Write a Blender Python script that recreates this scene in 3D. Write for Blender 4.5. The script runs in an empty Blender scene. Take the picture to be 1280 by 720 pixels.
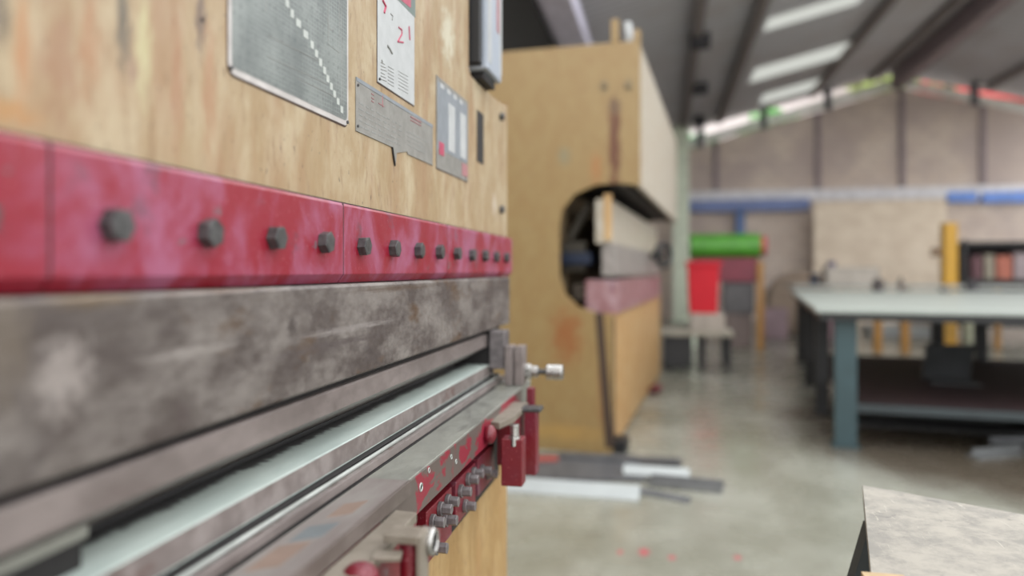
import bpy, bmesh, math, random
from mathutils import Vector, Matrix
random.seed(7)
PI = math.pi
C = bpy.context.scene.collection

# ------------------------------------------------------------------ camera frame
# building axes: +Y runs along the press brake and the hall, +X to the right, camera at (0,0,H)
H = 1.25
FP = 924.0
YAW = math.atan(190/924.0)
S_, C_ = math.sin(YAW), math.cos(YAW)
HZ = 338.0

def ray(px, py):
    t = (px-640)/FP
    return Vector((t*C_-S_, t*S_+C_, (HZ-py)/FP))
def atd(px, py, d):
    v = ray(px, py)*d
    return Vector((v.x, v.y, v.z+H))
def onX(px, py, X):
    v = ray(px, py); return atd(px, py, X/v.x)
def onY(px, py, Y):
    v = ray(px, py); return atd(px, py, Y/v.y)
def onZ(px, py, z):
    v = ray(px, py); return atd(px, py, (z-H)/v.z)
def Yx(px, X):
    return onX(px, 338, X).y

# ------------------------------------------------------------------ materials
G = .66          # overall albedo of a colour picked by eye
def lin(c):
    r = []
    for v in c:
        v = v/255.0
        r.append(min(.92, G*(v/12.92 if v <= 0.04045 else ((v+0.055)/1.055)**2.4)))
    return (r[0], r[1], r[2], 1)

class NT:
    def __init__(s, name):
        s.m = bpy.data.materials.new(name); s.m.use_nodes = True
        s.t = s.m.node_tree; s.n = s.t.nodes; s.l = s.t.links
        s.p = s.n['Principled BSDF']
        s.tc = s.n.new('ShaderNodeTexCoord')
    def link(s, a, b): s.l.new(a, b)
    def noise(s, scale, vec=(1,1,1), detail=4, rough=.6, dist=0):
        mp = s.n.new('ShaderNodeMapping'); mp.inputs['Scale'].default_value = vec
        s.link(s.tc.outputs['Object'], mp.inputs['Vector'])
        n = s.n.new('ShaderNodeTexNoise'); n.inputs['Scale'].default_value = scale
        n.inputs['Detail'].default_value = detail; n.inputs['Roughness'].default_value = rough
        n.inputs['Distortion'].default_value = dist
        s.link(mp.outputs[0], n.inputs['Vector'])
        return n.outputs['Fac']
    def ramp(s, v, a, b, lo=0.0, hi=1.0):
        r = s.n.new('ShaderNodeMapRange'); r.interpolation_type = 'SMOOTHSTEP'
        r.inputs[1].default_value = a; r.inputs[2].default_value = b
        r.inputs[3].default_value = lo; r.inputs[4].default_value = hi
        s.link(v, r.inputs[0]); return r.outputs[0]
    def mix(s, f, a, b):
        m = s.n.new('ShaderNodeMix'); m.data_type = 'RGBA'
        for v, i in ((f, 0), (a, 6), (b, 7)):
            if isinstance(v, (tuple, float, int)): m.inputs[i].default_value = v
            else: s.link(v, m.inputs[i])
        return m.outputs[2]
    def math(s, op, a, b=0.0):
        m = s.n.new('ShaderNodeMath'); m.operation = op
        for i, v in enumerate((a, b)):
            if isinstance(v, (float, int)): m.inputs[i].default_value = v
            else: s.link(v, m.inputs[i])
        return m.outputs[0]
    def spot(s, c, rad, soft=.5, warp=.35, wscale=3.0):
        # elliptical patch with a ragged outline, fixed to the object
        mp = s.n.new('ShaderNodeMapping')
        mp.inputs['Scale'].default_value = tuple(1.0/r for r in rad)
        mp.inputs['Location'].default_value = tuple(-c[i]/rad[i] for i in range(3))
        s.link(s.tc.outputs['Object'], mp.inputs['Vector'])
        ln = s.n.new('ShaderNodeVectorMath'); ln.operation = 'LENGTH'
        s.link(mp.outputs[0], ln.inputs[0])
        n = s.n.new('ShaderNodeTexNoise'); n.inputs['Scale'].default_value = wscale
        s.link(mp.outputs[0], n.inputs['Vector'])
        w = s.math('MULTIPLY', s.math('SUBTRACT', n.outputs['Fac'], .5), warp*4)
        d = s.math('ADD', ln.outputs['Value'], w)
        return s.ramp(d, 1.0-soft, 1.0+soft*.4, 1.0, 0.0)
    def col(s, c): 
        if isinstance(c, tuple): s.p.inputs['Base Color'].default_value = c
        else: s.link(c, s.p.inputs['Base Color'])
    def rough(s, v):
        if isinstance(v, (float, int)): s.p.inputs['Roughness'].default_value = v
        else: s.link(v, s.p.inputs['Roughness'])
    def metal(s, v): s.p.inputs['Metallic'].default_value = v
    def bump(s, v, strength=.2, dist=.001):
        b = s.n.new('ShaderNodeBump'); b.inputs['Strength'].default_value = strength
        b.inputs['Distance'].default_value = dist
        s.link(v, b.inputs['Height']); s.link(b.outputs[0], s.p.inputs['Normal'])

def simple(name, rgb, rough=.6, metal=0.0, var=.25, scale=6, vec=(1,1,1)):
    t = NT(name); a = lin(rgb)
    b = tuple(x*(1-var) for x in a[:3])+(1,)
    f = t.ramp(t.noise(scale, vec), .3, .7)
    t.col(t.mix(f, b, a)); t.rough(rough); t.metal(metal)
    return t.m

def tan_paint(name, base, cream, rust, spots=(), rustamt=(.52,.75), dirt=True, spotamt=.7):
    t = NT(name)
    streak = t.noise(11, (1, 1.2, .55), 6, .68, .5)
    big = t.noise(3.0, (1, 1.3, .5), 3)
    fine = t.noise(60, (1, 1, .3), 4, .7)
    c = t.mix(t.ramp(streak, .36, .68), lin(base), lin(cream))
    f = t.ramp(t.noise(5.5, (1.0, 2.2, .5), 5, .62, .4), *rustamt)
    c = t.mix(t.math('MULTIPLY', f, .75), c, lin(rust))
    c = t.mix(t.ramp(big, .6, .78, 0, .45), c, lin(cream))
    c = t.mix(t.ramp(fine, .52, .74, 0, .6), c, lin((136, 104, 76)))
    if dirt:
        sp = t.ramp(t.noise(150, (1, 1, .55), 3, .6), .665, .71, 0, .7)
        c = t.mix(sp, c, lin((70, 55, 45)))
        sc = t.ramp(t.noise(36, (1, 2.6, .35), 4, .7), .665, .70, 0, .6)
        c = t.mix(sc, c, lin((96, 72, 56)))
    for ce, ra, rgb, soft in spots:
        c = t.mix(t.math('MULTIPLY', t.spot(ce, ra, soft, .5), spotamt), c, lin(rgb))
    t.col(c); t.rough(t.ramp(fine, .3, .7, .38, .6))
    t.bump(fine, .12, .0006)
    return t.m

def red_paint(name, rgb=(146, 8, 38), pale=(164, 88, 118)):
    t = NT(name)
    c = t.mix(t.ramp(t.noise(7, (1, 1.2, .8), 5, .65, .5), .42, .66), lin(rgb), lin(pale))
    c = t.mix(t.ramp(t.noise(13, (1, 1, 1), 5, .65), .58, .68, 0, .65), c, lin((112, 72, 88)))
    c = t.mix(t.ramp(t.noise(300, (1, 1, .6), 3), .62, .70, 0, .6), c, lin((200, 130, 140)))
    c = t.mix(t.ramp(t.noise(22, (1, 1, 1), 4, .7), .66, .70, 0, .9), c, lin((118, 98, 104)))
    t.col(c); t.rough(t.ramp(t.noise(12), .3, .7, .32, .5))
    t.bump(t.noise(90), .12, .0006)
    return t.m

def steel(name, a, b, rough=(.3, .5), metal=.75, vec=(1, .35, 1), scale=22, rustf=None, dark=None):
    t = NT(name)
    c = t.mix(t.ramp(t.noise(scale, vec, 5, .65), .35, .68), lin(a), lin(b))
    if dark: c = t.mix(t.ramp(t.noise(scale*.45, vec, 5, .7, .5), .56, .68, 0, .8), c, lin(dark))
    if rustf: c = t.mix(t.ramp(t.noise(9, (1, .7, 1.6), 5, .65), rustf[0], rustf[1], 0, .85), c, lin(rustf[2]))
    t.col(c); t.metal(metal)
    t.rough(t.ramp(t.noise(60, vec), .3, .7, *rough))
    t.bump(t.noise(220, (1, .25, 1)), .08, .0004)
    return t.m

M = {}
rootM1 = Vector((-.45, .8, 0))
def L1(p): return (p.x-rootM1.x, p.y-rootM1.y, p.z-rootM1.z)
XF = -.445      # plane of the upper frame face
sp = []
for px, py, ry, rz, rgb, soft in (
    (155, 42, .010, .035, (92, 84, 72), .6), (152, 5, .006, .03, (96, 88, 76), .6),
    (251, 24, .010, .034, (92, 76, 72), .6), (2, 20, .008, .022, (96, 86, 74), .6),
    (166, 88, .006, .014, (150, 118, 100), .8), (78, 75, .022, .05, (156, 112, 82), .9),
    (112, 55, .012, .05, (172, 122, 86), .9), (222, 110, .012, .07, (168, 122, 90), .9), (262, 115, .014, .07, (172, 126, 92), .9),
    (28, 60, .008, .05, (180, 118, 66), .9), (560, 45, .055, .055, (214, 210, 188), .8),  # large cream spot: highlight painted beside the indicator box
    (10, 140, .03, .01, (184, 130, 70), .9), (180, 55, .012, .05, (202, 196, 150), .9),
    (618, 255, .03, .03, (206, 192, 176), .9)):
    sp.append((L1(onX(px, py, XF)), (.05, ry, rz), rgb, soft))
M['tan'] = tan_paint('worn_tan_paint', (168, 142, 104), (192, 174, 142), (162, 124, 90), sp, (.46, .72))
M['tan_low'] = tan_paint('lower_tan_paint', (172, 134, 78), (194, 160, 106), (190, 138, 84), (), (.55, .8))
M['red'] = red_paint('worn_red_paint')
M['red2'] = red_paint('bracket_red_paint', (116, 2, 22), (112, 22, 42))
M['bolt'] = simple('blackened_bolt_steel', (102, 101, 101), .38, .4, .5, 90)
M['bolt2'] = simple('grey_bolt_steel', (150, 142, 142), .4, .5, .4, 90)
sr = []
XR = -.42
for px, py, ry, rz_, rgb in ((365, 408, .012, .013, (72, 62, 60)), (228, 518, .012, .012, (92, 80, 78)), (290, 358, .10, .006, (112, 82, 56)), (120, 372, .05, .008, (116, 96, 70)), (500, 360, .18, .005, (98, 80, 66)),
                          (80, 470, .03, .03, (176, 166, 160)), (10, 420, .02, .05, (122, 110, 98)), (240, 440, .07, .006, (166, 158, 152)), (440, 410, .16, .005, (160, 152, 148)), (420, 430, .2, .006, (96, 86, 84))):
    sr.append((L1(onX(px, py, XR)), (.05, ry, rz_), rgb))
M['ram'] = steel('stained_ram_steel', (92, 82, 78), (144, 136, 130), (.36, .6), .3, (1, .8, 1.7), 9,
                 (.54, .68, (98, 74, 52)), (84, 76, 74))
_t = M['ram'].node_tree
_n = NT.__new__(NT); _n.m = M['ram']; _n.t = _t; _n.n = _t.nodes; _n.l = _t.links; _n.p = _n.n['Principled BSDF']
_n.tc = [x for x in _n.n if x.type == 'TEX_COORD'][0]
_c = _n.p.inputs['Base Color'].links[0].from_socket
for ce, ra, rgb in sr: _c = _n.mix(_n.math('MULTIPLY', _n.spot(ce, ra, .8, .4), .75), _c, lin(rgb))
_n.col(_c)
M['punch'] = steel('punch_steel', (132, 121, 117), (160, 148, 144), (.3, .45), .25, (1, .5, 1), 14, None, (112, 98, 94))
M['die'] = steel('polished_die_steel', (196, 206, 200), (212, 222, 214), (.45, .6), .1, (1, .3, 1), 18)
t = NT('die_top_steel')
c = t.mix(t.ramp(t.noise(18, (1, .3, 1), 5, .65), .35, .68), lin((190, 202, 195)), lin((208, 219, 211)))
xs = t.n.new('ShaderNodeSeparateXYZ'); t.link(t.tc.outputs['Object'], xs.inputs[0])
ed = t.math('ADD', xs.outputs[0], t.math('MULTIPLY', t.math('SUBTRACT', t.noise(150, (.25, 1, 1), 5, .8), .5), .05))
ed = t.math('ADD', ed, t.math('MULTIPLY', t.math('SUBTRACT', t.noise(9, (0, 1, 0), 2), .5), .02))
c = t.mix(t.ramp(ed, -.0380, -.0270, .93, 0), c, lin((58, 52, 54)))  # back edge painted dark: the punch's reflection and shade on the die
t.col(c); t.rough(.5); t.metal(.05); M['die'] = t.m
M['dieface'] = steel('die_face_steel', (132, 121, 117), (162, 152, 148), (.35, .5), .2, (1, 1, 1), 26, (.60, .72, (112, 84, 76)), (112, 98, 92))
M['lip'] = steel('brown_steel', (112, 100, 94), (136, 124, 118), (.35, .5), .3, (1, .5, 1), 20)
M['sheet'] = steel('cover_sheet_steel', (140, 128, 124), (160, 154, 148), (.3, .42), .2, (1, .25, 1), 16, None, (150, 124, 108))
M['bright'] = steel('bright_ground_steel', (172, 176, 170), (204, 208, 202), (.3, .4), .4, (1, .3, 1), 30)
M['table'] = steel('bed_table_steel', (132, 132, 124), (156, 156, 146), (.35, .5), .2, (1, .4, 1), 12, None, (96, 94, 90))
M['bracket'] = steel('bracket_grey_steel', (140, 130, 116), (162, 152, 138), (.42, .6), .35, (1, 1, 1), 20)
M['dark'] = simple('grease_and_shade', (34, 30, 30), .6, .2, .4, 30)  # grease, and painted shade in recesses, gaps and under the rail
M['black'] = simple('black_enamel', (20, 19, 21), .5, 0, .4, 8)
M['chrome'] = steel('turned_steel', (188, 186, 182), (214, 212, 208), (.2, .3), .9, (1, 1, 1), 40)

def plate_mat():
    t = NT('chart_plate_enamel')
    c = t.mix(t.ramp(t.noise(12), .35, .7), lin((112, 118, 116)), lin((146, 152, 148)))
    mp = t.n.new('ShaderNodeSeparateXYZ'); t.link(t.tc.outputs['Object'], mp.inputs[0])
    def lines(o, per, w):
        m = t.math('FRACT', t.math('MULTIPLY', o, 1/per))
        return t.math('LESS_THAN', m, w)
    g = t.math('MAXIMUM', lines(mp.outputs[1], .0075, .16), lines(mp.outputs[2], .0055, .2))
    g = t.math('MULTIPLY', g, t.ramp(t.noise(16, (1, 1, 1)), .36, .56, .1, .75))
    c = t.mix(g, c, lin((160, 166, 162)))
    d = t.math('MULTIPLY', lines(mp.outputs[2], .011, .55), lines(mp.outputs[1], .015, .6))
    d = t.math('MULTIPLY', d, t.ramp(t.noise(200), .5, .6, 0, .45))
    c = t.mix(d, c, lin((84, 90, 90)))
    t.col(c); t.rough(.42); t.metal(.2)
    return t.m
M['chart'] = plate_mat()
M['shadow_grime'] = simple('edge_shadow_grime', (96, 74, 64), .8, 0, .4, 60)
M['alu'] = steel('plate_aluminium', (196, 190, 186), (220, 214, 210), (.4, .5), .15, (1, 1, 1), 30)
M['alugrey'] = steel('plate_grey_aluminium', (150, 148, 142), (166, 164, 158), (.4, .5), .35, (1, 1, 1), 40)
M['white'] = simple('plate_white', (198, 200, 200), .45, 0, .12, 40)
M['ink'] = simple('grey_print', (112, 110, 108), .6, 0, .2, 90)
M['inklight'] = simple('pale_print', (158, 158, 154), .6, 0, .2, 90)
M['inkred'] = simple('red_print', (200, 76, 106), .5, 0, .25, 90)
M['inkpink'] = simple('faded_red_print', (186, 128, 132), .5, 0, .25, 90)
M['bluegrey'] = simple('blue_grey_print', (142, 148, 154), .5, 0, .15, 40)
M['step'] = simple('white_step_print', (196, 200, 194), .5, 0, .08, 60)
M['rustrefl'] = simple('rust_reflection', (160, 136, 122), .45, .2, .15, 30)
M['bluerefl'] = simple('blue_reflection', (130, 136, 138), .4, .2, .12, 30)

# ------------------------------------------------------------------ mesh builder
class MB:
    def __init__(s): s.b = bmesh.new()
    def box(s, x0, x1, y0, y1, z0, z1):
        vs = [s.b.verts.new((x, y, z)) for x in (x0, x1) for y in (y0, y1) for z in (z0, z1)]
        for f in ((0,1,3,2), (4,6,7,5), (0,4,5,1), (2,3,7,6), (0,2,6,4), (1,5,7,3)):
            s.b.faces.new([vs[i] for i in f])
        return s
    def obox(s, c, sx, sy, sz, rz=0, rx=0, ry=0):
        m = Matrix.Translation(c) @ Matrix.Rotation(rz, 4, 'Z') @ Matrix.Rotation(ry, 4, 'Y') @ Matrix.Rotation(rx, 4, 'X') @ Matrix.Diagonal((sx, sy, sz, 1))
        bmesh.ops.create_cube(s.b, size=1, matrix=m); return s
    def cyl(s, p, q, r, n=24, r2=None):
        p, q = Vector(p), Vector(q); d = q-p
        m = Matrix.Translation((p+q)/2) @ d.to_track_quat('Z', 'Y').to_matrix().to_4x4()
        bmesh.ops.create_cone(s.b, cap_ends=True, segments=n, radius1=r, radius2=r if r2 is None else r2, depth=d.length, matrix=m)
        return s
    def torus(s, c, R, r, axis, n=32, k=10):
        q = Vector(axis).to_track_quat('Z', 'Y'); vs = []
        for i in range(n):
            a = 2*PI*i/n; ring = []
            for j in range(k):
                b = 2*PI*j/k
                v = Vector(((R+r*math.cos(b))*math.cos(a), (R+r*math.cos(b))*math.sin(a), r*math.sin(b)))
                ring.append(s.b.verts.new(q @ v + Vector(c)))
            vs.append(ring)
        for i in range(n):
            for j in range(k):
                s.b.faces.new((vs[i][j], vs[(i+1) % n][j], vs[(i+1) % n][(j+1) % k], vs[i][(j+1) % k]))
        return s
    def prism(s, pts, axis, a, b):
        # pts 2D outline; axis 'x': (y,z) extruded in x, 'y': (x,z) extruded in y, 'z': (x,y) extruded in z
        def P(p, t):
            return {'x': (t, p[0], p[1]), 'y': (p[0], t, p[1]), 'z': (p[0], p[1], t)}[axis]
        A = [s.b.verts.new(P(p, a)) for p in pts]; B = [s.b.verts.new(P(p, b)) for p in pts]
        n = len(pts)
        s.b.faces.new(A); s.b.faces.new(B[::-1])
        for i in range(n): s.b.faces.new((A[i], B[i], B[(i+1) % n], A[(i+1) % n]))
        return s
    def sphere(s, c, r, sc=(1, 1, 1), n=20):
        bmesh.ops.create_uvsphere(s.b, u_segments=n, v_segments=n//2, radius=r, matrix=Matrix.Translation(c) @ Matrix.Diagonal((sc[0], sc[1], sc[2], 1)))
        return s
    def build(s, name, mat, parent=None, origin=None, bevel=0, seg=2, smooth=True):
        bmesh.ops.recalc_face_normals(s.b, faces=s.b.faces[:])
        if parent is not None:
            inv = world(parent).inverted(); bmesh.ops.transform(s.b, matrix=inv, verts=s.b.verts[:])
        off = None
        if parent is None and origin is not None:
            bmesh.ops.translate(s.b, vec=-Vector(origin), verts=s.b.verts[:])
        me = bpy.data.meshes.new(name); s.b.to_mesh(me); s.b.free()
        o = bpy.data.objects.new(name, me); C.objects.link(o)
        if parent is not None: o.parent = parent
        elif origin is not None: o.location = origin
        if mat is not None: me.materials.append(mat)
        if smooth:
            for p in me.polygons: p.use_smooth = True
            me.set_sharp_from_angle(angle=math.radians(35))
        if bevel:
            m = o.modifiers.new('bevel', 'BEVEL'); m.width = bevel; m.segments = seg; m.limit_method = 'ANGLE'; m.harden_normals = True
        return o

def world(o):
    m = o.matrix_basis.copy()
    while o.parent is not None:
        o = o.parent; m = o.matrix_basis @ m
    return m

def tag(o, label, cat, group=None, kind=None):
    o['label'] = label; o['category'] = cat
    if group: o['group'] = group
    if kind: o['kind'] = kind
    return o
def thing(name, loc, label, cat, rz=0, group=None):
    o = bpy.data.objects.new(name, None); C.objects.link(o)
    o.empty_display_size = .1
    o.location = loc; o.rotation_euler = (0, 0, rz)
    return tag(o, label, cat, group)
def struct(o): o['kind'] = 'structure'; return o
def children(o): return [c for c in bpy.data.objects if c.parent is o]
def copy_tree(o, parent=None):
    c = o.copy(); C.objects.link(c); c.parent = parent
    for ch in children(o): copy_tree(ch, c)
    return c

Z = lambda dz: H+dz

# ================================================================== PRESS BRAKE, near
pb = thing('press_brake', rootM1, 'long worn tan press brake with red clamp strip, running along the left foreground', 'machine')
YN = -.55                     # near end, behind the camera
YE = Yx(634, XF)              # far end of the frame
# --- upper frame (sheet outline in the YZ plane)
yTop = Yx(586, XF)
zs = onX(592, 98, XF).z
zR = onX(632, 130, XF).z
zb = Z(-.012)
out = [(YN, zb), (YE, zb), (YE, zR)]
for k in range(1, 8):
    a = k/8*PI/2
    out.append((YE-(YE-yTop-.02)*(1-math.cos(a)), zR+(zs-zR)*math.sin(a)))
out += [(yTop+.02, zs), (yTop, zs+.015), (yTop, Z(1.25)), (YN, Z(1.25))]
MB().prism(out, 'x', XF-.05, XF).build('upper_frame_plate', M['tan'], pb, bevel=.002)
MB().box(-1.35, XF-.05, YN, yTop-.12, Z(-.15), Z(1.22)).build('frame_body', M['tan'], pb, bevel=.004)
# slot in the plate
p0 = onX(596, 137, XF); p1 = onX(604, 206, XF)
o = MB().box(XF-.004, XF+.0012, p0.y, p1.y, p1.z, p0.z).build('slot', M['dark'], pb)
for px, py in ((625, 146), (625, 262)):
    p = onX(px, py, XF)
    MB().cyl((XF, p.y, p.z), (XF+.012, p.y, p.z), .011, 6).build('frame_bolt', M['bolt'], pb, bevel=.001)
p = onX(253, 25, XF)
MB().cyl((XF-.001, p.y, p.z), (XF+.0006, p.y, p.z), .0024, 12).build('screw_hole', M['dark'], pb)

# --- red clamp plates with hex bolts
XC = -.43
w = .43
ztop = Z(.0925); zbot = Z(-.018)
joints = [.43*1.05-.495*2, .43*1.05-.495, .43*1.05, .43*2.20, .43*3.355, .43*4.5, YE-.002]
def clamp(y0, y1, bolts):
    prof = [(XC-.02, ztop), (XC-.003, ztop), (XC, ztop-.004), (XC, zbot+.013), (XC-.009, zbot+.001), (XC-.02, zbot+.001)]
    c = MB().prism(prof, 'y', y0+.0014, y1-.0014).build('clamp_plate', M['red'], pb, bevel=.0007)
    for y in bolts:
        p = Z(.0355+random.uniform(-.0008, .0008))
        mb = MB()
        a0 = random.uniform(0, PI/3)
        pts = [(y+.0142*math.cos(a0+k*PI/3), p+.0142*math.sin(a0+k*PI/3)) for k in range(6)]
        mb.prism(pts, 'x', XC, XC+.0118)
        mb.cyl((XC+.0116, y, p), (XC+.0124, y, p), .0112, 24)
        b = mb.build('clamp_bolt', M['bolt'], c, bevel=.0009)
    return c
bl = [147, 262, 347, 408, 456, 494, 523, 549, 571, 588, 604, 617, 629, 640]
XB = XC+.006
y456 = Yx(456, XB); y147 = Yx(147, XB)
sp_ = (y456-y147)/4
allb = [y456+sp_*k for k in range(-12, 10)]
for i in range(len(joints)-1):
    clamp(joints[i], joints[i+1], [b for b in allb if joints[i]+.015 < b < joints[i+1]-.012])
MB().box(XC-.021, XC-.0105, joints[0], YE-.002, zbot, ztop+.0030).build('grease_line', M['dark'], pb)
for j in joints[1:-1]:
    MB().box(XC-.0104, XC-.0006, j-.0013, j+.0013, zbot+.012, ztop-.001).box(XC-.0104, XC-.0090, j-.0013, j+.0013, zbot+.002, zbot+.012).build('joint_gap', M['dark'], pb, smooth=False)
# small bare paint chips on the second strip
# --- ram
XR = -.42
MB().prism([(XR-.045, Z(-.1475)), (XR-.003, Z(-.1475)), (XR, Z(-.1445)), (XR, Z(-.0225)), (XR-.003, Z(-.0185)), (XR-.045, Z(-.0185))],
           'y', YN, Yx(637, XR)).build('ram', M['ram'], pb, bevel=.0006)
# --- punch
XP = -.432
MB().prism([(XP-.02, Z(-.1585)), (XP-.002, Z(-.1585)), (XP, Z(-.1605)), (XP, Z(-.1885)), (XP-.004, Z(-.192)), (XP-.072, Z(-.230)), (XP-.076, Z(-.230)), (XP-.088, Z(-.20)), (XP-.088, Z(-.1585))],
           'y', YN, Yx(628, XP)).build('punch', M['punch'], pb, bevel=.0008)
MB().box(XP-.03, XP-.010, YN, Yx(628, XP), Z(-.1584), Z(-.1476)).build('punch_seat', M['dark'], pb)
# --- die with its vee
XD = -.4265; zd = Z(-.235)
yd1 = Yx(617, XD); yd0 = Yx(58, XD)
MB().prism([(XD, Z(-.2645)), (XD, zd-.0008), (XD-.0008, zd), (XD-.074, zd), (XD-.084, zd-.012), (XD-.094, zd), (XD-.12, zd), (XD-.12, Z(-.2645))],
           'y', yd0, yd1).build('die', M['die'], pb, bevel=.0003)
MB().box(XD-.002, XD+.0008, yd0, yd1, Z(-.2622), zd-.0012).build('die_face', M['dieface'], pb)
# die of the near section and the raised rail on it; dark parts paint the shade there
MB().box(XD-.12, XD-.003, YN, yd0-.001, Z(-.2645), Z(-.248)).build('near_die', M['dark'], pb)
nr = MB().box(-.478, -.4485, YN, Yx(110, -.45), Z(-.2125), Z(-.2015)).build('near_rail', M['table'], pb, bevel=.002)
MB().box(-.476, -.4515, YN, Yx(104, -.45), Z(-.2475), Z(-.2126)).build('rail_web', M['dark'], nr)
# --- die holder: bright ledge, rod, groove, bed table
XT = -.338
MB().box(-.56, -.4175, YN, Yx(628, -.41), Z(-.282), Z(-.2652)).build('die_holder', M['dark'], pb, bevel=.0006)
MB().box(-.4174, -.4052, YN, Yx(628, -.41), Z(-.282), Z(-.2712)).build('holder_ledge', M['dieface'], pb, bevel=.0006)
MB().cyl((-.4125, YN, Z(-.2683)), (-.4125, Yx(624, -.41), Z(-.2683)), .0029, 20).build('bright_rod', M['bright'], pb)
MB().box(-.405, -.4015, YN, Yx(628, -.41), Z(-.2815), Z(-.2705)).build('clamp_bar', M['punch'], pb, bevel=.0005)
MB().box(-.4014, -.399, YN, Yx(640, -.40), Z(-.300), Z(-.287)).build('groove', M['dark'], pb)
yt1 = 1.755
tb = MB().prism([(-.3985, Z(-.34)), (XT, Z(-.34)), (XT, Z(-.2842)), (XT-.0012, Z(-.283)), (-.3973, Z(-.283)), (-.3985, Z(-.2842))],
           'y', YN, yt1).build('bed_table', M['table'], pb)
MB().box(-.60, -.3985, YN, yt1, Z(-.36), Z(-.2825)).build('bed_core', M['dark'], pb)
# painted front face of the table, worn through to steel
t = NT('worn_red_table_face')
c = t.mix(t.ramp(t.noise(11, (1, .8, 1.5), 4, .6, .4), .485, .53), lin((104, 92, 86)), lin((150, 34, 56)))
t.col(c); t.rough(.4); t.metal(.1); M['redworn'] = t.m
fy0 = .60
MB().box(XT-.001, XT+.0015, fy0, yt1, Z(-.3395), Z(-.2862)).build('table_face', M['redworn'], pb, bevel=.0004)
for px, py, r in ((526, 609, .0055), (536, 588, .0036), (564, 571, .0036), (570, 577, .0036)):
    p = onX(px, py, XT+.0015)
    q = MB().cyl((XT, p.y, p.z), (XT+.0019, p.y, p.z), r, 20).build('tapped_hole', M['dark'], pb)
    MB().torus((XT+.0018, p.y, p.z), r, r*.22, (1, 0, 0), 24, 6).build('hole_rim', M['bright'], q)
# --- front cover sheet lying on the near part of the table
ys1 = Yx(510, XT+.004)
cs = MB().box(-.392, XT+.004, YN, ys1, Z(-.2829), Z(-.2795)).build('cover_sheet', M['sheet'], pb, bevel=.0006)
MB().box(XT+.004, XT+.0085, YN, ys1+.0, Z(-.2985), Z(-.2790)).build('sheet_lip', M['lip'], pb, bevel=.0008)
for i, (a, b, x0, x1, m_) in enumerate(((.62, .685, -.382, -.356, 'rustrefl'), (.70, .745, -.379, -.352, 'bluerefl'), (.775, .825, -.374, -.352, 'rustrefl'), (.50, .58, -.380, -.350, 'rustrefl'))):
    MB().prism([(x0, a), (x1, a+.02), (x1, b+.02), (x0, b)], 'z', Z(-.2796), Z(-.2791)).build('reflection_patch', M[m_], cs)  # coloured reflections on the sheet, painted as flat patches
# --- brackets on the bed front
def round_pts(cy, cz, r, a0, a1, n=8):
    return [(cy+r*math.cos(a0+(a1-a0)*k/n), cz+r*math.sin(a0+(a1-a0)*k/n)) for k in range(n+1)]
# near bracket
yb = .878
br = MB().prism([(-.345+.012, YN+.75), (-.300, YN+.75), (-.2925, .70), (-.300, yb-.004), (-.329, yb)], 'z', Z(-.312), Z(-.3)).build('support_bracket', M['bracket'], pb, bevel=.001)
MB().box(-.3285, -.303, .30, yb-.012, Z(-.36), Z(-.3122)).build('bracket_block', M['red2'], br, bevel=.002)
d = .80
q0 = atd(503, 662, d); q1 = atd(527, 662, d)
MB().box(q0.x-.016, q1.x+.002, q0.y-.016, q0.y+.016, q0.z-.010, q0.z-.001).build('bracket_cap', M['bracket'], br, bevel=.0012)
cx = (q0.x+q1.x)/2
MB().cyl((cx-.002, q0.y, q0.z-.010), (cx-.002, q0.y, q0.z-.14), .0105, 24).build('bracket_post', M['red2'], br)
MB().box(q1.x-.0005, q1.x+.005, q0.y-.014, q0.y+.014, q0.z-.14, q0.z-.002).build('side_plate', M['bracket'], br, bevel=.001)
q = atd(533, 676, .815)
n = MB().cyl((q.x-.004, q.y, q.z), (q.x+.008, q.y, q.z), .0155, 32).torus((q.x+.008, q.y, q.z), .0125, .0028, (1, 0, 0)).build('roller_boss', M['chrome'], br)
MB().cyl((q.x+.007, q.y, q.z), (q.x+.0090, q.y, q.z), .0105, 24).build('boss_bore', M['dark'], n)
q = atd(450, 722, .74)
MB().sphere(q, .019, (1, 1, .8)).build('red_knob', M['red2'], br)
MB().obox(atd(484, 695, .775), .030, .02, .006, .2).build('bracket_lug', M['bracket'], br, bevel=.0015)
# far bracket
yf0, yf1 = 1.43, 1.655
bf = MB().prism([(-.342, yf0), (-.317, yf0-.01), (-.302, yf0+.06), (-.302, yf1), (-.337, yf1)], 'z', Z(-.313), Z(-.3)).build('support_bracket', M['bracket'], pb, bevel=.001)
MB().box(-.336, -.306, yf0+.05, yf1, Z(-.40), Z(-.3131)).build('bracket_block', M['red2'], bf, bevel=.002)
q0 = atd(629, 546, 1.47); q1 = atd(656, 604, 1.47)
MB().box(q0.x, q1.x, q0.y-.02, q0.y+.02, q1.z, q0.z).build('bracket_foot', M['red2'], bf, bevel=.002)
q = atd(643, 538, 1.455)
MB().cyl((q.x, q.y, q.z-.012), (q.x, q.y, q.z+.012), .0095, 24).cyl((q.x, q.y, q.z-.03), (q.x, q.y, q.z-.012), .0125, 6).build('adjusting_screw', M['chrome'], bf, bevel=.001)
q = atd(612, 543, 1.42)
MB().sphere(q, .017, (.8, 1, 1.1)).build('red_knob', M['red2'], bf)
q0 = atd(657, 514, 1.62); q1 = atd(672, 592, 1.62)
MB().box(q0.x, q1.x, q0.y-.012, q0.y+.025, q1.z, q0.z).build('side_plate', M['red2'], bf, bevel=.002)
MB().box(q0.x-.008, q1.x+.010, q0.y-.014, q0.y+.027, q0.z+.0002, q0.z+.010).build('bracket_cap', M['bolt'], bf, bevel=.003)
q0 = atd(655, 478, 1.70); q1 = atd(668, 508, 1.70)
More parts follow.
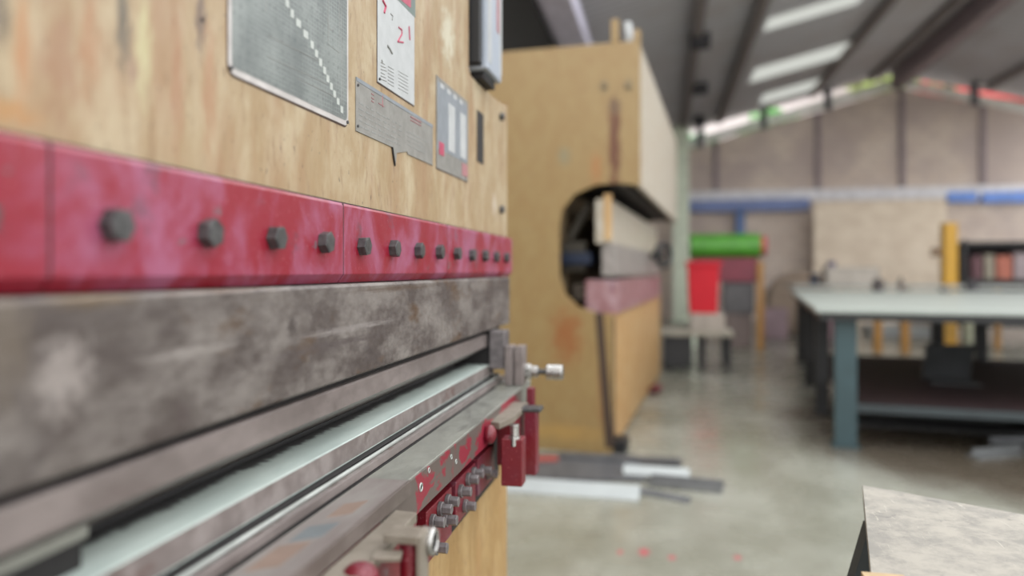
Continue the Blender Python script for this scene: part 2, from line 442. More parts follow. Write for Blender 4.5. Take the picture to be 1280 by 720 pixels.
MB().box(q1.x-.016, q1.x, q0.y-.010, q0.y+.02, q1.z, q0.z-.012).build('upper_lug', M['red2'], bf, bevel=.002)
# --- end stop block with screw at the far end of the bed
y0 = 1.775
es = MB().box(-.384, -.365, y0, y0+.05, Z(-.2825), Z(-.186)).box(-.358, -.337, y0, y0+.05, Z(-.2825), Z(-.186)).box(-.37, -.35, y0+.012, y0+.045, Z(-.2825), Z(-.191)).build('end_stop', M['punch'], pb, bevel=.002)
MB().box(-.425, -.386, y0+.01, y0+.07, Z(-.245), Z(-.150)).build('stop_head', M['bolt2'], es, bevel=.003)
MB().box(-.43, -.340, y0-.03, y0+.12, Z(-.36), Z(-.2826)).build('end_plate', M['table'], pb, bevel=.002)
MB().box(-.56, -.4255, y0+.02, y0+.06, Z(-.255), Z(-.1475)).build('gap_filler', M['dark'], es)  # dark filler box, added to keep the gap under the punch end dark
zk = Z(-.2505); yk = y0+.03
MB().cyl((-.337, yk, zk), (-.322, yk, zk), .019, 6).cyl((-.322, yk, zk), (-.305, yk, zk), .0145, 24).build('lock_nut', M['chrome'], es, bevel=.0015)
MB().cyl((-.305, yk, zk), (-.284, yk, zk), .007, 20).build('screw_shaft', M['bolt'], es)
MB().cyl((-.284, yk, zk), (-.243, yk, zk), .0185, 28).build('screw_head', M['chrome'], es, bevel=.003)
# --- lower apron with adjusting bolts
MB().box(-.60, -.372, YN, 1.66, Z(-.47), Z(-.3405)).build('apron_back', M['dark'], pb)
def apron(y0, y1, zlow, bolts):
    a = MB().box(-.3718, -.350, y0, y1, zlow, Z(-.364)).build('apron_block', M['red2'], pb, bevel=.002)
    for y, z in bolts:
        MB().cyl((-.350, y, z), (-.343, y, z), .0115, 20).cyl((-.343, y, z), (-.328, y, z), .0088, 6).build('adjusting_bolt', M['bolt2'], a, bevel=.0008)
apron(1.065, 1.20, Z(-.445), [(1.085, Z(-.385)), (1.125, Z(-.378)), (1.165, Z(-.378)), (1.10, Z(-.43)), (1.155, Z(-.405))])
apron(1.225, 1.36, Z(-.440), [(1.245, Z(-.385)), (1.295, Z(-.378)), (1.335, Z(-.378)), (1.275, Z(-.42))])
apron(1.38, 1.52, Z(-.435), [(1.40, Z(-.39)), (1.45, Z(-.41))])
apron(.80, 1.02, Z(-.47), [(.86, Z(-.40)), (.95, Z(-.40))])
# --- lower tan frame
YL = Yx(634, -.40)
MB().box(-1.35, -.40, YN, YL, 0, Z(-.36)).build('lower_frame', M['tan_low'], pb, bevel=.004)
MB().box(-1.30, -.555, YN+.1, YE-.20, Z(-.36), Z(-.15)).build('throat_web', M['dark'], pb)

# --- information plates riveted on the frame
def plate(name, px, mat, th=.0016, rim=None, rimw=.004, rr=0):
    """px: (left, top, right, bottom) given by the two lower corners; returns object and (y0,y1,z0,z1)"""
    y0, y1, z0, z1 = px
    if rr:
        pts = []
        for cy, cz, a in ((y1-rr, z0+rr, -PI/2), (y1-rr, z1-rr, 0), (y0+rr, z1-rr, PI/2), (y0+rr, z0+rr, PI)):
            pts += round_pts(cy, cz, rr, a, a+PI/2, 6)
    else: pts = [(y0, z0), (y1, z0), (y1, z1), (y0, z1)]
    ob = MB().prism(pts, 'x', XF+.0006, XF+th).build(name, mat, pb, bevel=.0003)
    MB().prism([(a-(.0012 if a < (y0+y1)/2 else -.0004), b-(.0022 if b < (z0+z1)/2 else -.0006)) for a, b in pts], 'x', XF-.001, XF+.00055).build('edge_shadow_grime', M['shadow_grime'], ob)  # brown rim for the plate's painted shadow and grime, wider below
    return ob
def lines(parent, name, mat, rows, th, r=.0):
    mb = MB()
    for (y0, y1, z0, z1) in rows: mb.box(XF+th-.0002, XF+th+.0003, y0, y1, z0, z1)
    return mb.build(name, mat, parent, smooth=False)
# A: bending chart
a0 = onX(284, 92, XF); a1 = onX(434, 158, XF)
zA = (a0.z+a1.z)/2
A = (a0.y, a1.y, zA, zA+.36)
pa = plate('bending_chart_plate', A, M['alu'], .0018, rr=.012)
face = MB()
g = .0045
pts = []
for cy, cz, a in ((A[1]-.012, zA+.014, -PI/2), (A[1]-.012, A[3]-.012, 0), (A[0]+.012, A[3]-.012, PI/2), (A[0]+.012, zA+.014, PI)):
    pts += round_pts(cy, cz, .0065, a, a+PI/2, 6)
face.prism(pts, 'x', XF+.0016, XF+.0022).build('chart_face', M['chart'], pa, smooth=False)
steps = [(318, -66), (325, -54), (332, -42), (340, -30), (347, -18), (353, -7), (359, 4), (365, 17), (373, 29), (382, 43), (390, 56), (395.5, 67), (400.5, 78), (405.5, 88), (409.7, 98.5), (414, 108), (418, 117.5), (422.5, 126.5), (427, 137)]
mb = MB()
prev = None
for k, (px, py) in enumerate(steps):
    p = onX(px, py, XF+.0022)
    hw = .0042 if k not in (8, 9) else .0062
    mb.box(XF+.0020, XF+.0026, p.y-hw, p.y+hw, p.z-.0048, p.z+.0048)
mb.build('step_line', M['step'], pa, smooth=False)
mb = MB()
for a, b in (((408, 22), (413, 38)), ((413, 38), (418, 36)), ((410, 0), (410, 55)), ((424, 0), (424, 55)), ((410, 55), (424, 66)), ((427, 10), (427, 130)), ((333, 0), (332, 16)),
             ((334, 44), (398, 76)), ((334, 70), (410, 106)), ((372, 98), (425, 124))):
    p, q = onX(*a, XF+.0022), onX(*b, XF+.0022)
    mb.cyl((XF+.0022, p.y, p.z), (XF+.0022, q.y, q.z), .0005, 6)
mb.build('chart_lines', M['inklight'], pa)
for y, z in ((A[0]+.004, zA+.006), (A[1]-.004, zA+.006)):
    MB().cyl((XF+.001, y, z), (XF+.0038, y, z), .0026, 14).build('rivet', M['bolt'], pa, bevel=.0006)
# B: white warning plate
b0 = onX(471, 101, XF); b1 = onX(517, 133, XF)
Bz = (b0.z+b1.z)/2
Bq = (b0.y, b1.y, Bz, Bz+.30)
pw = plate('warning_plate', Bq, M['white'], .0016)
MB().prism([(onX(494, 0, XF).y, onX(494, -2, XF).z), (onX(518, 20, XF).y, onX(518, 22, XF).z), (onX(518, 20, XF).y, Bq[3]-.02), (onX(494, 0, XF).y, Bq[3]-.02)], 'x', XF+.0015, XF+.0020).build('green_corner', simple('grey_green_print', (112, 128, 122), .5), pw, smooth=False)
MB().prism([(onX(497, 0, XF).y, onX(497, -2, XF).z), (onX(512, 10, XF).y, onX(512, 10, XF).z), (onX(512, 10, XF).y, Bq[3]-.04), (onX(497, 0, XF).y, Bq[3]-.04)], 'x', XF+.0018, XF+.0024).build('red_panel', M['inkred'], pw, smooth=False)
def stroke(mb, pts, r, X=XF+.0017):
    P = [onX(a, b, X) for a, b in pts]
    for p, q in zip(P, P[1:]): mb.cyl((X, p.y, p.z), (X, q.y, q.z), r, 6)
for q_, r_ in (([(478, 0), (482, 8), (480, 16)], .0022), ([(498, 34), (502, 37), (502, 43), (497, 52), (504, 53)], .0016), ([(511, 33), (512, 50)], .0018)):
    mb = MB(); stroke(mb, q_, r_); mb.build('red_mark', M['inkred'], pw)
mb = MB()
stroke(mb, [(484, 57), (487, 61), (490, 67)], .0020)
stroke(mb, [(488, 17), (491, 20), (490, 25)], .0010)
stroke(mb, [(477, 75), (478, 78)], .0012)
for k in range(6):
    y = 84+k*4.2
    stroke(mb, [(476, y-6), (481+k % 3, y-3.5)], .0007); stroke(mb, [(485, y-1), (492, y+3)], .0006); stroke(mb, [(498, y+5), (510, y+12)], .0005)
mb.build('printed_text', M['inklight'], pw)
for px, py in ((473, 102),):
    p = onX(px, py, XF); MB().cyl((XF+.001, p.y, p.z+.004), (XF+.0036, p.y, p.z+.004), .0022, 12).build('rivet', M['bolt'], pw)
# C: grey data plate, torn at its lower edge
c0 = onX(444, 165, XF); c1 = onX(540, 206, XF); ct = onX(444, 96, XF)
y0, y1 = c0.y, c1.y; z0 = (c0.z+c1.z)/2; z1 = ct.z
t1 = onX(489, 182, XF).y; t2 = onX(508, 190, XF).y
pts = [(y0, z0), (t1, z0), (t1+.006, z0-.003), (t1+.012, z0-.022), (t1+.017, z0-.026), (t1+.022, z0-.006), (t2, z0+.004), (t2+.004, z0), (y1, z0), (y1, z1), (y0, z1)]
pc = MB().prism(pts, 'x', XF, XF+.0018).build('data_plate', M['alugrey'], pb, bevel=.0003)
MB().box(XF+.0016, XF+.0023, y0, y1, z1-.006, z1).build('plate_rim', M['bluegrey'], pc)
MB().prism([(t1-.001, z0), (t1+.002, z0), (t1+.014, z0-.026), (t1+.012, z0-.030)], 'x', XF+.001, XF+.003).build('torn_lip', M['dark'], pc)
mb = MB()
stroke(mb, [(464, 117), (467, 119)], .0010); stroke(mb, [(464, 122), (467, 124)], .0010); stroke(mb, [(464, 126), (467, 128)], .0010)
stroke(mb, [(478, 119), (478, 134)], .0012); stroke(mb, [(473, 129), (480, 133)], .0010)
stroke(mb, [(513, 146), (526, 153)], .0016); stroke(mb, [(513, 150), (526, 157)], .0012)
mb.build('red_heading', M['inkpink'], pc)
mb = MB()
for r_ in range(8):
    z = z1-.036-r_*.0085
    if z < z0+.008: break
    y = y0+.010
    while y < y0+(y1-y0)*.50:
        L = random.uniform(.006, .02); mb.box(XF+.0016, XF+.0021, y, y+L, z-.0011, z+.0011); y += L+random.uniform(.003, .012)
for r_ in range(8):
    z = z1-.040-r_*.0075
    if z < z0+.010: break
    mb.box(XF+.0016, XF+.0021, y0+(y1-y0)*.60, y0+(y1-y0)*random.uniform(.82, .95), z-.0009, z+.0009)
mb.build('printed_text', M['inklight'], pc, smooth=False)
for y, z in ((y0+.005, z1-.011), (y0+.005, z0+.008)):
    MB().cyl((XF+.001, y, z), (XF+.0036, y, z), .0022, 12).build('rivet', M['bolt'], pc)
# D: blue grey plate with two white columns
e0 = onX(545, 210, XF); e1 = onX(584, 227, XF); et = onX(545, 94, XF)
y0, y1 = e0.y, e1.y; z0 = (e0.z+e1.z)/2; z1 = et.z
pd_ = plate('gauge_table_plate', (y0, y1, z0, z1), M['alugrey'], .0016)
dy, dz = y1-y0, z1-z0
MB().box(XF+.0015, XF+.0019, y0+.02*dy, y0+.98*dy, z0+.22*dz, z1-.01).build('blue_panel', M['bluegrey'], pd_, smooth=False)
lines(pd_, 'white_columns', M['white'], [(y0+.34*dy, y0+.54*dy, z0+.26*dz, z0+.80*dz), (y0+.72*dy, y0+.92*dy, z0+.26*dz, z0+.80*dz)], .0020)
lines(pd_, 'pink_marks', M['inkred'], [(y0+.06*dy, y0+.2*dy, z0+.16*dz, z0+.30*dz)], .0022)
lines(pd_, 'pink_band', M['inkpink'], [(y0+.78*dy, y0+.98*dy, z0+.05*dz, z0+.20*dz)], .0022)
lines(pd_, 'table_heading', M['white'], [(y0+(.1+.2*k)*dy, y0+(.2+.2*k)*dy, z1-.10*dz, z1-.05*dz) for k in range(4)], .0020)
# --- indicator box on the far shoulder of the frame
q0 = onX(592, 90, XF+.01)
yb0 = yTop+.015; yb1 = Yx(627, XF+.035)
bx_ = MB().box(XF-.03, XF+.035, yb0+.03, yb1, zs+.022, Z(1.1)).build('indicator_box', simple('pale_blue_plastic', (186, 194, 206), .35, 0, .08, 5), pb, bevel=.006)
MB().box(XF-.03, XF+.022, yb0+.004, yb0+.0295, zs+.030, Z(1.1)).build('box_hinge', M['black'], bx_, bevel=.003)
for i, (f0, f1, mm) in enumerate(((.02, .22, 'white'), (.62, .8, 'inkpink'), (.84, .98, 'white'))):
    ya, yb2 = yb0+.03, yb1; L = yb2-ya
    MB().box(XF+.0345, XF+.0362, ya+f0*L, ya+f1*L, zs+.04+(.10 if i == 1 else 0), Z(1.08)).build('box_stripe', M[mm], bx_, smooth=False)
MB().box(XF-.02, XF+.02, yb0+.05, yb1-.01, zs+.004, zs+.0215).build('box_foot', M['dark'], bx_, bevel=.002)

# ================================================================== PRESS BRAKE, far (seen end-on)
R2 = -math.radians(4.4)
corner = onY(800, 338, 5.05)
ex, ey = Vector((math.cos(R2), math.sin(R2), 0)), Vector((-math.sin(R2), math.cos(R2), 0))
root2 = Vector((corner.x, corner.y, 0))
def l2(px, py, off=0.0):     # pixel -> local coords on the end plane of the far brake
    v = ray(px, py); o_ = Vector((0, 0, H)); P0 = root2+ey*off
    k = (P0-o_).dot(ey)/v.dot(ey)
    w_ = o_+v*k-root2
    return (w_.dot(ex), w_.z)
spots2 = []
for px, py, rx, rz, rgb, soft in ((768, 180, .045, .33, (98, 48, 14), .5), (768, 133, .05, .06, (104, 76, 50), .7), (705, 195, .05, .07, (140, 128, 96), .8),
                                  (755, 108, .03, .05, (134, 116, 82), .8), (786, 106, .03, .05, (134, 116, 82), .8), (708, 420, .12, .20, (150, 92, 44), .8), (745, 210, .05, .12, (164, 114, 62), .9),
                                  (752, 470, .03, .35, (150, 104, 62), .9), (700, 540, .3, .06, (176, 140, 78), .9)):
    a, b = l2(px, py); spots2.append(((a, 0, b), (rx, .3, rz), rgb, soft))
M['tan2'] = tan_paint('ochre_paint', (152, 122, 74), (158, 132, 84), (162, 118, 68), spots2, (.62, .85), False, .95)
M['cream2'] = tan_paint('cream_paint', (190, 178, 158), (206, 198, 184), (182, 140, 110), (), (.55, .7), False)
M['tan3'] = tan_paint('orange_tan_paint', (194, 150, 92), (206, 172, 124), (184, 130, 82), (), (.5, .7), False)
b2 = thing('press_brake', root2, 'tall ochre press brake seen end-on with a dark C-shaped throat, standing behind the near one', 'machine', R2)
def L2obj(mb, name, mat, par=None, **k):
    # builder in local coords of b2
    bmesh.ops.transform(mb.b, matrix=world(b2), verts=mb.b.verts[:])
    return mb.build(name, mat, par or b2, **k)
xb, _ = l2(765, 560); zt = l2(720, 57)[1]; xl = -1.75
zth = l2(800, 232)[1]; ztl = l2(765, 390)[1]
thr = [l2(*p) for p in ((800, 232), (772, 229), (745, 231), (718, 243), (703, 262), (699, 285), (699, 345), (706, 368), (722, 384), (745, 391), (765, 393))]
prof = [(xl, 0.0), (xb, 0.0)]+thr[::-1]+[(0.0, zt), (xl, zt)]
L2obj(MB().prism(prof, 'y', 0, .05), 'side_frame', M['tan2'], bevel=.004)
Lm = 3.95
L2obj(MB().prism(prof, 'y', Lm-.05, Lm), 'side_frame', M['tan2'], bevel=.004)
# upper beam front and body
L2obj(MB().box(-.04, 0.0, .051, Lm-.051, zth+.0, zt-.02), 'upper_front_plate', M['cream2'], bevel=.004)
L2obj(MB().box(-1.70, -.58, .35, Lm-.051, .1, zt-.05), 'rear_body', simple('brown_body_paint', (150, 128, 98), .7))
L2obj(MB().box(-.60, -.10, .06, Lm-.06, zth+.02, zt-.05), 'upper_body', M['dark'])
L2obj(MB().box(xb-.03, xb, .051, Lm-.051, .02, ztl-.02), 'lower_front_plate', M['tan3'], bevel=.004)
xr = l2(762, 270, .06)[0]
z_a, z_b = l2(757, 240, .06)[1], l2(757, 304, .06)[1]
L2obj(MB().box(xr-.10, xr, .07, Lm-.2, z_b, zth-.075), 'ram', M['cream2'], bevel=.004)
z_c = l2(765, 352, .06)[1]
L2obj(MB().box(xr-.06, xr+.035, .09, Lm-.25, z_c+.035, z_b-.001), 'tool_holder', steel('grey_tool_steel', (146, 138, 132), (166, 158, 152), (.4, .6), .2), bevel=.006)
z_d = l2(765, 380, .06)[1]
L2obj(MB().box(xb-.20, xb+.02, .10, Lm-.3, ztl-.019, z_c+.010), 'die_bed', red_paint('faded_pink_paint', (150, 104, 106), (176, 144, 148)), bevel=.006)
L2obj(MB().box(xr-.04, xr+.015, .052, .069, z_b+.02, z_b+.34), 'ram_guide', M['tan3'], bevel=.003)
p0 = l2(704, 316, .3); p1 = l2(742, 331, .3)
L2obj(MB().box(p0[0], p1[0], .2, .5, p1[1], p0[1]), 'blue_pipe', simple('blue_hose', (10, 34, 66), .5), bevel=.01)
p0 = l2(715, 255, .3); p1 = l2(735, 300, .3)
L2obj(MB().obox(((p0[0]+p1[0])/2, .3, (p0[1]+p1[1])/2), .05, .1, .30, 0, 0, .5).obox((p0[0]+.02, .3, p1[1]-.12), .18, .1, .22), 'back_gauge', simple('dull_bronze', (78, 70, 56), .6), bevel=.01)
p0 = l2(722, 372, .3)
L2obj(MB().box(p0[0]-.02, p0[0]+.20, .2, .6, p0[1]-.02, p0[1]+.10), 'gauge_carriage', simple('brown_grease', (80, 66, 50), .6), bevel=.01)
# handwheel on the far half of the front
p = l2(829, 319, 2.5)
mbw = MB().torus((p[0], 2.5, p[1]), .105, .028, (1, -.8, 0)).cyl((p[0]-.12, 2.5, p[1]), (p[0]+.01, 2.5, p[1]), .03, 20)
for k in range(3):
    a = k*2*PI/3+.4; v = Vector((.62, .78, 0)).normalized()
    mbw.cyl((p[0], 2.5, p[1]), (p[0]+v.x*.085*math.cos(a), 2.5+v.y*.085*math.cos(a), p[1]+.085*math.sin(a)), .009, 8)
L2obj(mbw, 'handwheel', M['black'])
# fittings on top and on the side plate
p = l2(769, 40); L2obj(MB().box(p[0]-.03, p[0]+.02, .0, .06, zt+.0002, zt+.16), 'top_lug', M['tan2'], bevel=.006)
p = l2(801, 48); L2obj(MB().box(p[0]-.05, p[0]-.005, .0, .06, zt+.0002, zt+.075), 'top_lug', M['tan2'], bevel=.006)
p = l2(786, 42); L2obj(MB().cyl((p[0], .08, zt+.0002), (p[0]-.02, .08, zt+.15), .028, 16), 'oil_cup', M['white'], bevel=.004)
for px in (755, 785):
    p = l2(px, 107); L2obj(MB().cyl((p[0], 0, p[1]), (p[0], -.015, p[1]), .022, 6), 'frame_bolt', simple('painted_bolt', (124, 106, 74), .5), bevel=.003)
L2obj(MB().box(xb-.02, xb+.09, .02, .22, 0, .09), 'anchor_foot', M['black'], bevel=.006)
L2obj(MB().box(xb-.010, xb+.006, .0505, .085, .02, ztl-.04), 'edge_seal', M['dark'])
L2obj(MB().prism([l2(744, 391), l2(754, 391), l2(768, 560), l2(757, 560)], 'y', -.004, -.0002), 'seam', simple('dark_brown_seam', (74, 54, 38), .8))
p = l2(826, 486, 2.2)
L2obj(MB().sphere((xb+.07, 2.6, .05), .06, (1, 1.3, .8)).box(xb, xb+.06, 2.55, 2.65, .0, .06), 'red_pedal', simple('dull_red_pedal', (110, 30, 36), .5), bevel=.004)

# ================================================================== setting
G = .66
YB = 19.6      # inner face of the gable wall
# floor
t = NT('polished_concrete')
c = t.mix(t.ramp(t.noise(1.1, (1, .6, 1), 4, .6), .35, .68), lin((134, 132, 117)), lin((166, 165, 152)))
c = t.mix(t.ramp(t.noise(7, (1, 1, 1), 5, .7), .52, .75, 0, .4), c, lin((112, 106, 94)))
c = t.mix(t.ramp(t.noise(45, (1, 1, 1), 4), .6, .75, 0, .25), c, lin((90, 86, 80)))
for px, py, rx, ry in ((805, 690, .028, .05), (840, 697, .018, .03), (922, 697, .018, .03), (775, 690, .014, .03)):
    p = onZ(px, py, 0)
    c = t.mix(t.math('MULTIPLY', t.spot((p.x, p.y, 0), (rx, ry, 1), .7), .8), c, lin((196, 78, 92)))
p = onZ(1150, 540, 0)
c = t.mix(t.math('MULTIPLY', t.spot((p.x+.3, p.y, 0), (1.35, 2.0, 1), .25, .12), .85), c, lin((84, 72, 60)))  # brown floor patch, with the table's shade painted into its colour
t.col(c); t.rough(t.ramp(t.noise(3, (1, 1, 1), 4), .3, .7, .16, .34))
t.bump(t.noise(5, (1, 1, 1), 2), .05, .01)
t.p.inputs['Specular IOR Level'].default_value = .6
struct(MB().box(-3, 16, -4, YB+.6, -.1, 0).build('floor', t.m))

G = 1.0
# gable wall: block wall with pilasters, a steel tie band, open strip under the roof
t = NT('blockwork')
br_ = t.n.new('ShaderNodeTexBrick'); mp = t.n.new('ShaderNodeMapping'); mp.inputs['Rotation'].default_value = (PI/2, 0, 0)
t.link(t.tc.outputs['Object'], mp.inputs['Vector']); t.link(mp.outputs[0], br_.inputs['Vector'])
br_.inputs['Color1'].default_value = lin((206, 188, 174)); br_.inputs['Color2'].default_value = lin((216, 200, 186)); br_.inputs['Mortar'].default_value = lin((184, 172, 166))
br_.inputs['Scale'].default_value = 1; br_.inputs['Brick Width'].default_value = .4; br_.inputs['Row Height'].default_value = .2; br_.inputs['Mortar Size'].default_value = .012
c = t.mix(t.ramp(t.noise(.7, (1, 1, 1), 4), .4, .66, 0, .75), br_.outputs['Color'], lin((176, 160, 156)))
t.col(c); t.rough(.9); M['block'] = t.m
ridge = onY(1122, 110, YB); le = onY(850, 190, YB)
ks = (ridge.z-le.z)/(ridge.x-le.x)
def wtop(x): return ridge.z-ks*abs(x-ridge.x)
struct(MB().prism([(-2.6, 0), (16, 0), (16, wtop(16)), (ridge.x, ridge.z), (-2.6, wtop(-2.6))], 'y', YB, YB+.2).build('wall_back', M['block']))
struct(MB().box(-2.6, -2.4, -4, YB, 0, 3.9).build('wall_left', simple('grey_render', (200, 196, 190), .9)))
struct(MB().box(14.0, 14.2, 2.5, YB, 0, 4.2).build('wall_right', simple('pale_render', (196, 190, 182), .9)))
m_dk = simple('dark_pilaster', (152, 138, 140), .9)
zband0, zband1 = onY(1060, 251, YB).z, onY(1060, 236, YB).z
pil = MB()
for px in (1022, 1127, 1228, 895, 1330):
    x = onY(px, 200, YB).x; pil.box(x-.07, x+.07, YB-.05, YB, zband1, wtop(x)-.02)
struct(pil.build('trim_1', m_dk))
# painted steel band
struct(MB().box(-2.3, 15.8, YB-.14, YB-.051, zband0, zband1).build('trim_2', simple('white_grey_band', (232, 230, 234), .6)))
m_bl = simple('blue_painted_steel', (118, 134, 184), .5); m_bl2 = simple('bright_blue_steel', (112, 150, 226), .5)
bm_ = thing('blue_runway_beam', (onY(925, 290, YB-.3).x, YB-.3, 0), 'dull blue horizontal beam on a blue post by the far wall, left of the pale partition', 'beam')
a_, b_ = onY(862, 251, YB-.25), onY(1012, 263, YB-.25)
MB().box(a_.x, b_.x, YB-.30, YB-.15, b_.z, a_.z).build('beam', m_bl, bm_, bevel=.01)
a_, b_ = onY(920, 262, YB-.25), onY(931, 290, YB-.25)
MB().box(a_.x, b_.x, YB-.30, YB-.15, 0, a_.z+.02).build('post', simple('blue_post', (88, 116, 168), .5), bm_, bevel=.01)
for (x0p, x1p, lb) in ((1185, 1222, 'short bright blue panel under the pale band, left of the longer one'), (1228, 1300, 'longer bright blue panel under the pale band at the right edge')):
    a_, b_ = onY(x0p, 240, YB-.2), onY(x1p, 252, YB-.2)
    o = MB().box(a_.x, b_.x, YB-.20, YB-.14, b_.z, a_.z).box(a_.x+.02, b_.x-.02, YB-.141, YB, b_.z+.005, zband0-.002).build('blue_panel', m_bl2, None, origin=((a_.x+b_.x)/2, YB-.16, b_.z), bevel=.01)
    tag(o, lb, 'panel', 'blue panels on the far wall')
# pale partition in front of the wall
t = NT('pale_blockwork')
t.col(t.mix(t.ramp(t.noise(2.5, (1, 1, 1.6), 4), .35, .65), lin((212, 194, 174)), lin((226, 210, 190)))); t.rough(.9)
a_, b_ = onY(1017, 252, YB-.8), onY(1182, 352, YB-.8)
struct(MB().box(a_.x, b_.x, YB-.85, YB-.7, 0, a_.z).build('wall_partition', t.m))
# roof
r0 = onY(1122, 86, YB); kr = .245
def rz(x): return r0.z-kr*abs(x-r0.x)
YR = 9.0
t = NT('corrugated_roof')
w_ = t.n.new('ShaderNodeTexWave'); w_.bands_direction = 'Y'; w_.inputs['Scale'].default_value = 1.6
t.link(t.tc.outputs['Object'], w_.inputs['Vector'])
c = t.mix(t.ramp(w_.outputs['Fac'], 0, 1), lin((168, 166, 171)), lin((194, 192, 197)))
c = t.mix(t.ramp(t.noise(.8), .4, .7, 0, .5), c, lin((162, 150, 148)))
t.col(c); t.rough(.75); M['roof'] = t.m
# skylight sheets: (x0,x1,y0,y1) on the left slope
def roofhit(px, py):
    v = ray(px, py); k = (r0.z-kr*r0.x-H)/(v.z-kr*v.x)
    return atd(px, py, k)
sk = []
for a_, b_, e_ in (((957, 30), (1078, -2), 15), ((940, 94), (1056, 64), 19), ((950, 126), (1030, 102), 12)):
    p, q = roofhit(*a_), roofhit(*b_)
    up, dn = roofhit(a_[0], a_[1]-e_/2), roofhit(a_[0], a_[1]+e_/2)
    sk.append((p.x, q.x, up.y, dn.y, (p.y+q.y)/2, abs(up.y-dn.y)))
print('SKY', [[round(v, 2) for v in s] for s in sk])
def slope_panel(mb, x0, x1, y0, y1, th=.04, dz=0):
    vs = []
    for x in (x0, x1):
        for y in (y0, y1):
            for z in (rz(x)+dz, rz(x)+dz+th): vs.append(mb.b.verts.new((x, y, z)))
    for f in ((0,1,3,2), (4,6,7,5), (0,4,5,1), (2,3,7,6), (0,2,6,4), (1,5,7,3)): mb.b.faces.new([vs[i] for i in f])
holes = []
for s in sk:
    ym = s[4]; hw = max(.35, min(.6, s[5]/2)); holes.append([min(s[0], s[1]), max(s[0], s[1]), ym-hw, ym+hw])
holes.sort(key=lambda h: h[2])
for i in range(len(holes)-1):
    if holes[i][3] > holes[i+1][2]-.3: holes[i+1][2] = holes[i][3]+.3; holes[i+1][3] = max(holes[i+1][3], holes[i+1][2]+.6)
holes = [h for h in holes if h[3] < YB]
mb = MB(); yc = YR
slope_panel(mb, -2.6, -.6, 5.4, YR)
for h in holes:
    slope_panel(mb, -2.6, r0.x, yc, h[2]); slope_panel(mb, -2.6, h[0], h[2], h[3]); slope_panel(mb, h[1], r0.x, h[2], h[3]); yc = h[3]
slope_panel(mb, -2.6, r0.x, yc, YB+.6)
slope_panel(mb, r0.x, 9.4, 12.4, YB+.6)
struct(mb.build('ceiling', M['roof'], smooth=False))
t = NT('translucent_sheet')
tr = t.n.new('ShaderNodeBsdfTranslucent'); tr.inputs['Color'].default_value = lin((176, 176, 172))
t.link(tr.outputs[0], t.n['Material Output'].inputs['Surface'])
for i, h in enumerate(holes):
    mb = MB(); slope_panel(mb, h[0], h[1], h[2], h[3], .004, .01); struct(mb.build('window_%d' % (i+1), t.m, smooth=False))
# purlins run along the hall
m_pur = simple('dark_purlin', (134, 124, 122), .8)
mb = MB()
def purl(px, py, wd, hgt, top=0):
    p = roofhit(px, py); x = p.x
    mb.box(x-wd/2, x+wd/2, YR, YB, rz(x)-hgt+.0, rz(x)+.02)
for px, py in ((868, 60), (938, 40)): purl(px, py, .14, .16)
for x in (3.6, 5.0, 7.6, 9.0, 10.5): mb.box(x-.06, x+.06, YR, YB, rz(x)-.14, rz(x)-.002)
struct(mb.build('trim_3', m_pur))
struct(MB().box(r0.x-.15, r0.x+.15, YR, YB, rz(r0.x)-.45, rz(r0.x)-.05).build('trim_4', simple('ridge_beam', (150, 134, 138), .8)))
# brackets hanging from purlins (dark knobs)
mb = MB()
for px, py in ((875, 35), (875, 98), (874, 140)):
    p = roofhit(px, py); mb.obox((p.x, p.y, rz(p.x)-.2), .3, .22, .2)
struct(mb.build('trim_5', simple('purlin_cleats', (52, 50, 54), .8)))
# rafters across at intervals on the gable: sloping white fascia and short struts
mb = MB()
for x0, x1 in ((-2.4, ridge.x-.16), (ridge.x+.16, 15.8)):
    a0_, a1_ = wtop(x0), wtop(x1)
    mb.prism([(x0, a0_+.04), (x1, a1_+.04), (x1, a1_+.24), (x0, a0_+.24)], 'y', YB-.02, YB+.08)
struct(mb.build('trim_6', simple('white_fascia', (240, 240, 234), .6)))
mb = MB()
for px in (1122, 926+29, 1035, 1218, 875):
    x = onY(px, 200, YB).x; mb.box(x-.08, x+.08, YB-.06, YB+.1, wtop(x)-.05, rz(x)-.001)
struct(mb.build('trim_7', simple('dark_strut', (104, 102, 108), .8)))
# overhead crane runway at the left: dark girder and pale lilac duct beside it
g0 = -2.10
gd = MB()
for yy in (5.6, 8.8, 12.0, 15.2, 18.4, YB-.3): gd.box(-1.56, -1.50, yy, yy+.06, 4.10, rz(-1.5)-.012)
gd = gd.box(g0, -1.37, 5.5, YB, 4.08, 4.16).box(g0+.3, g0+.36, 5.5, YB-.15, 4.16, 4.26).box(g0, -1.50, 5.5, YB-.15, 4.26, 4.29).build('crane_girder', M['black'], None, origin=((g0-1.37)/2, 10, 4.08), bevel=.02)
tag(gd, 'black overhead girder along the left eave above the far press brake', 'girder')
du = MB().box(-1.34, -.97, 5.5, YB-.15, 4.15, 4.42).build('roof_duct', simple('lilac_grey_sheet', (206, 202, 220), .5), None, origin=(-1.15, 10, 4.15), bevel=.02)
tag(du, 'pale lilac-grey duct running under the roof beside the black girder', 'duct')

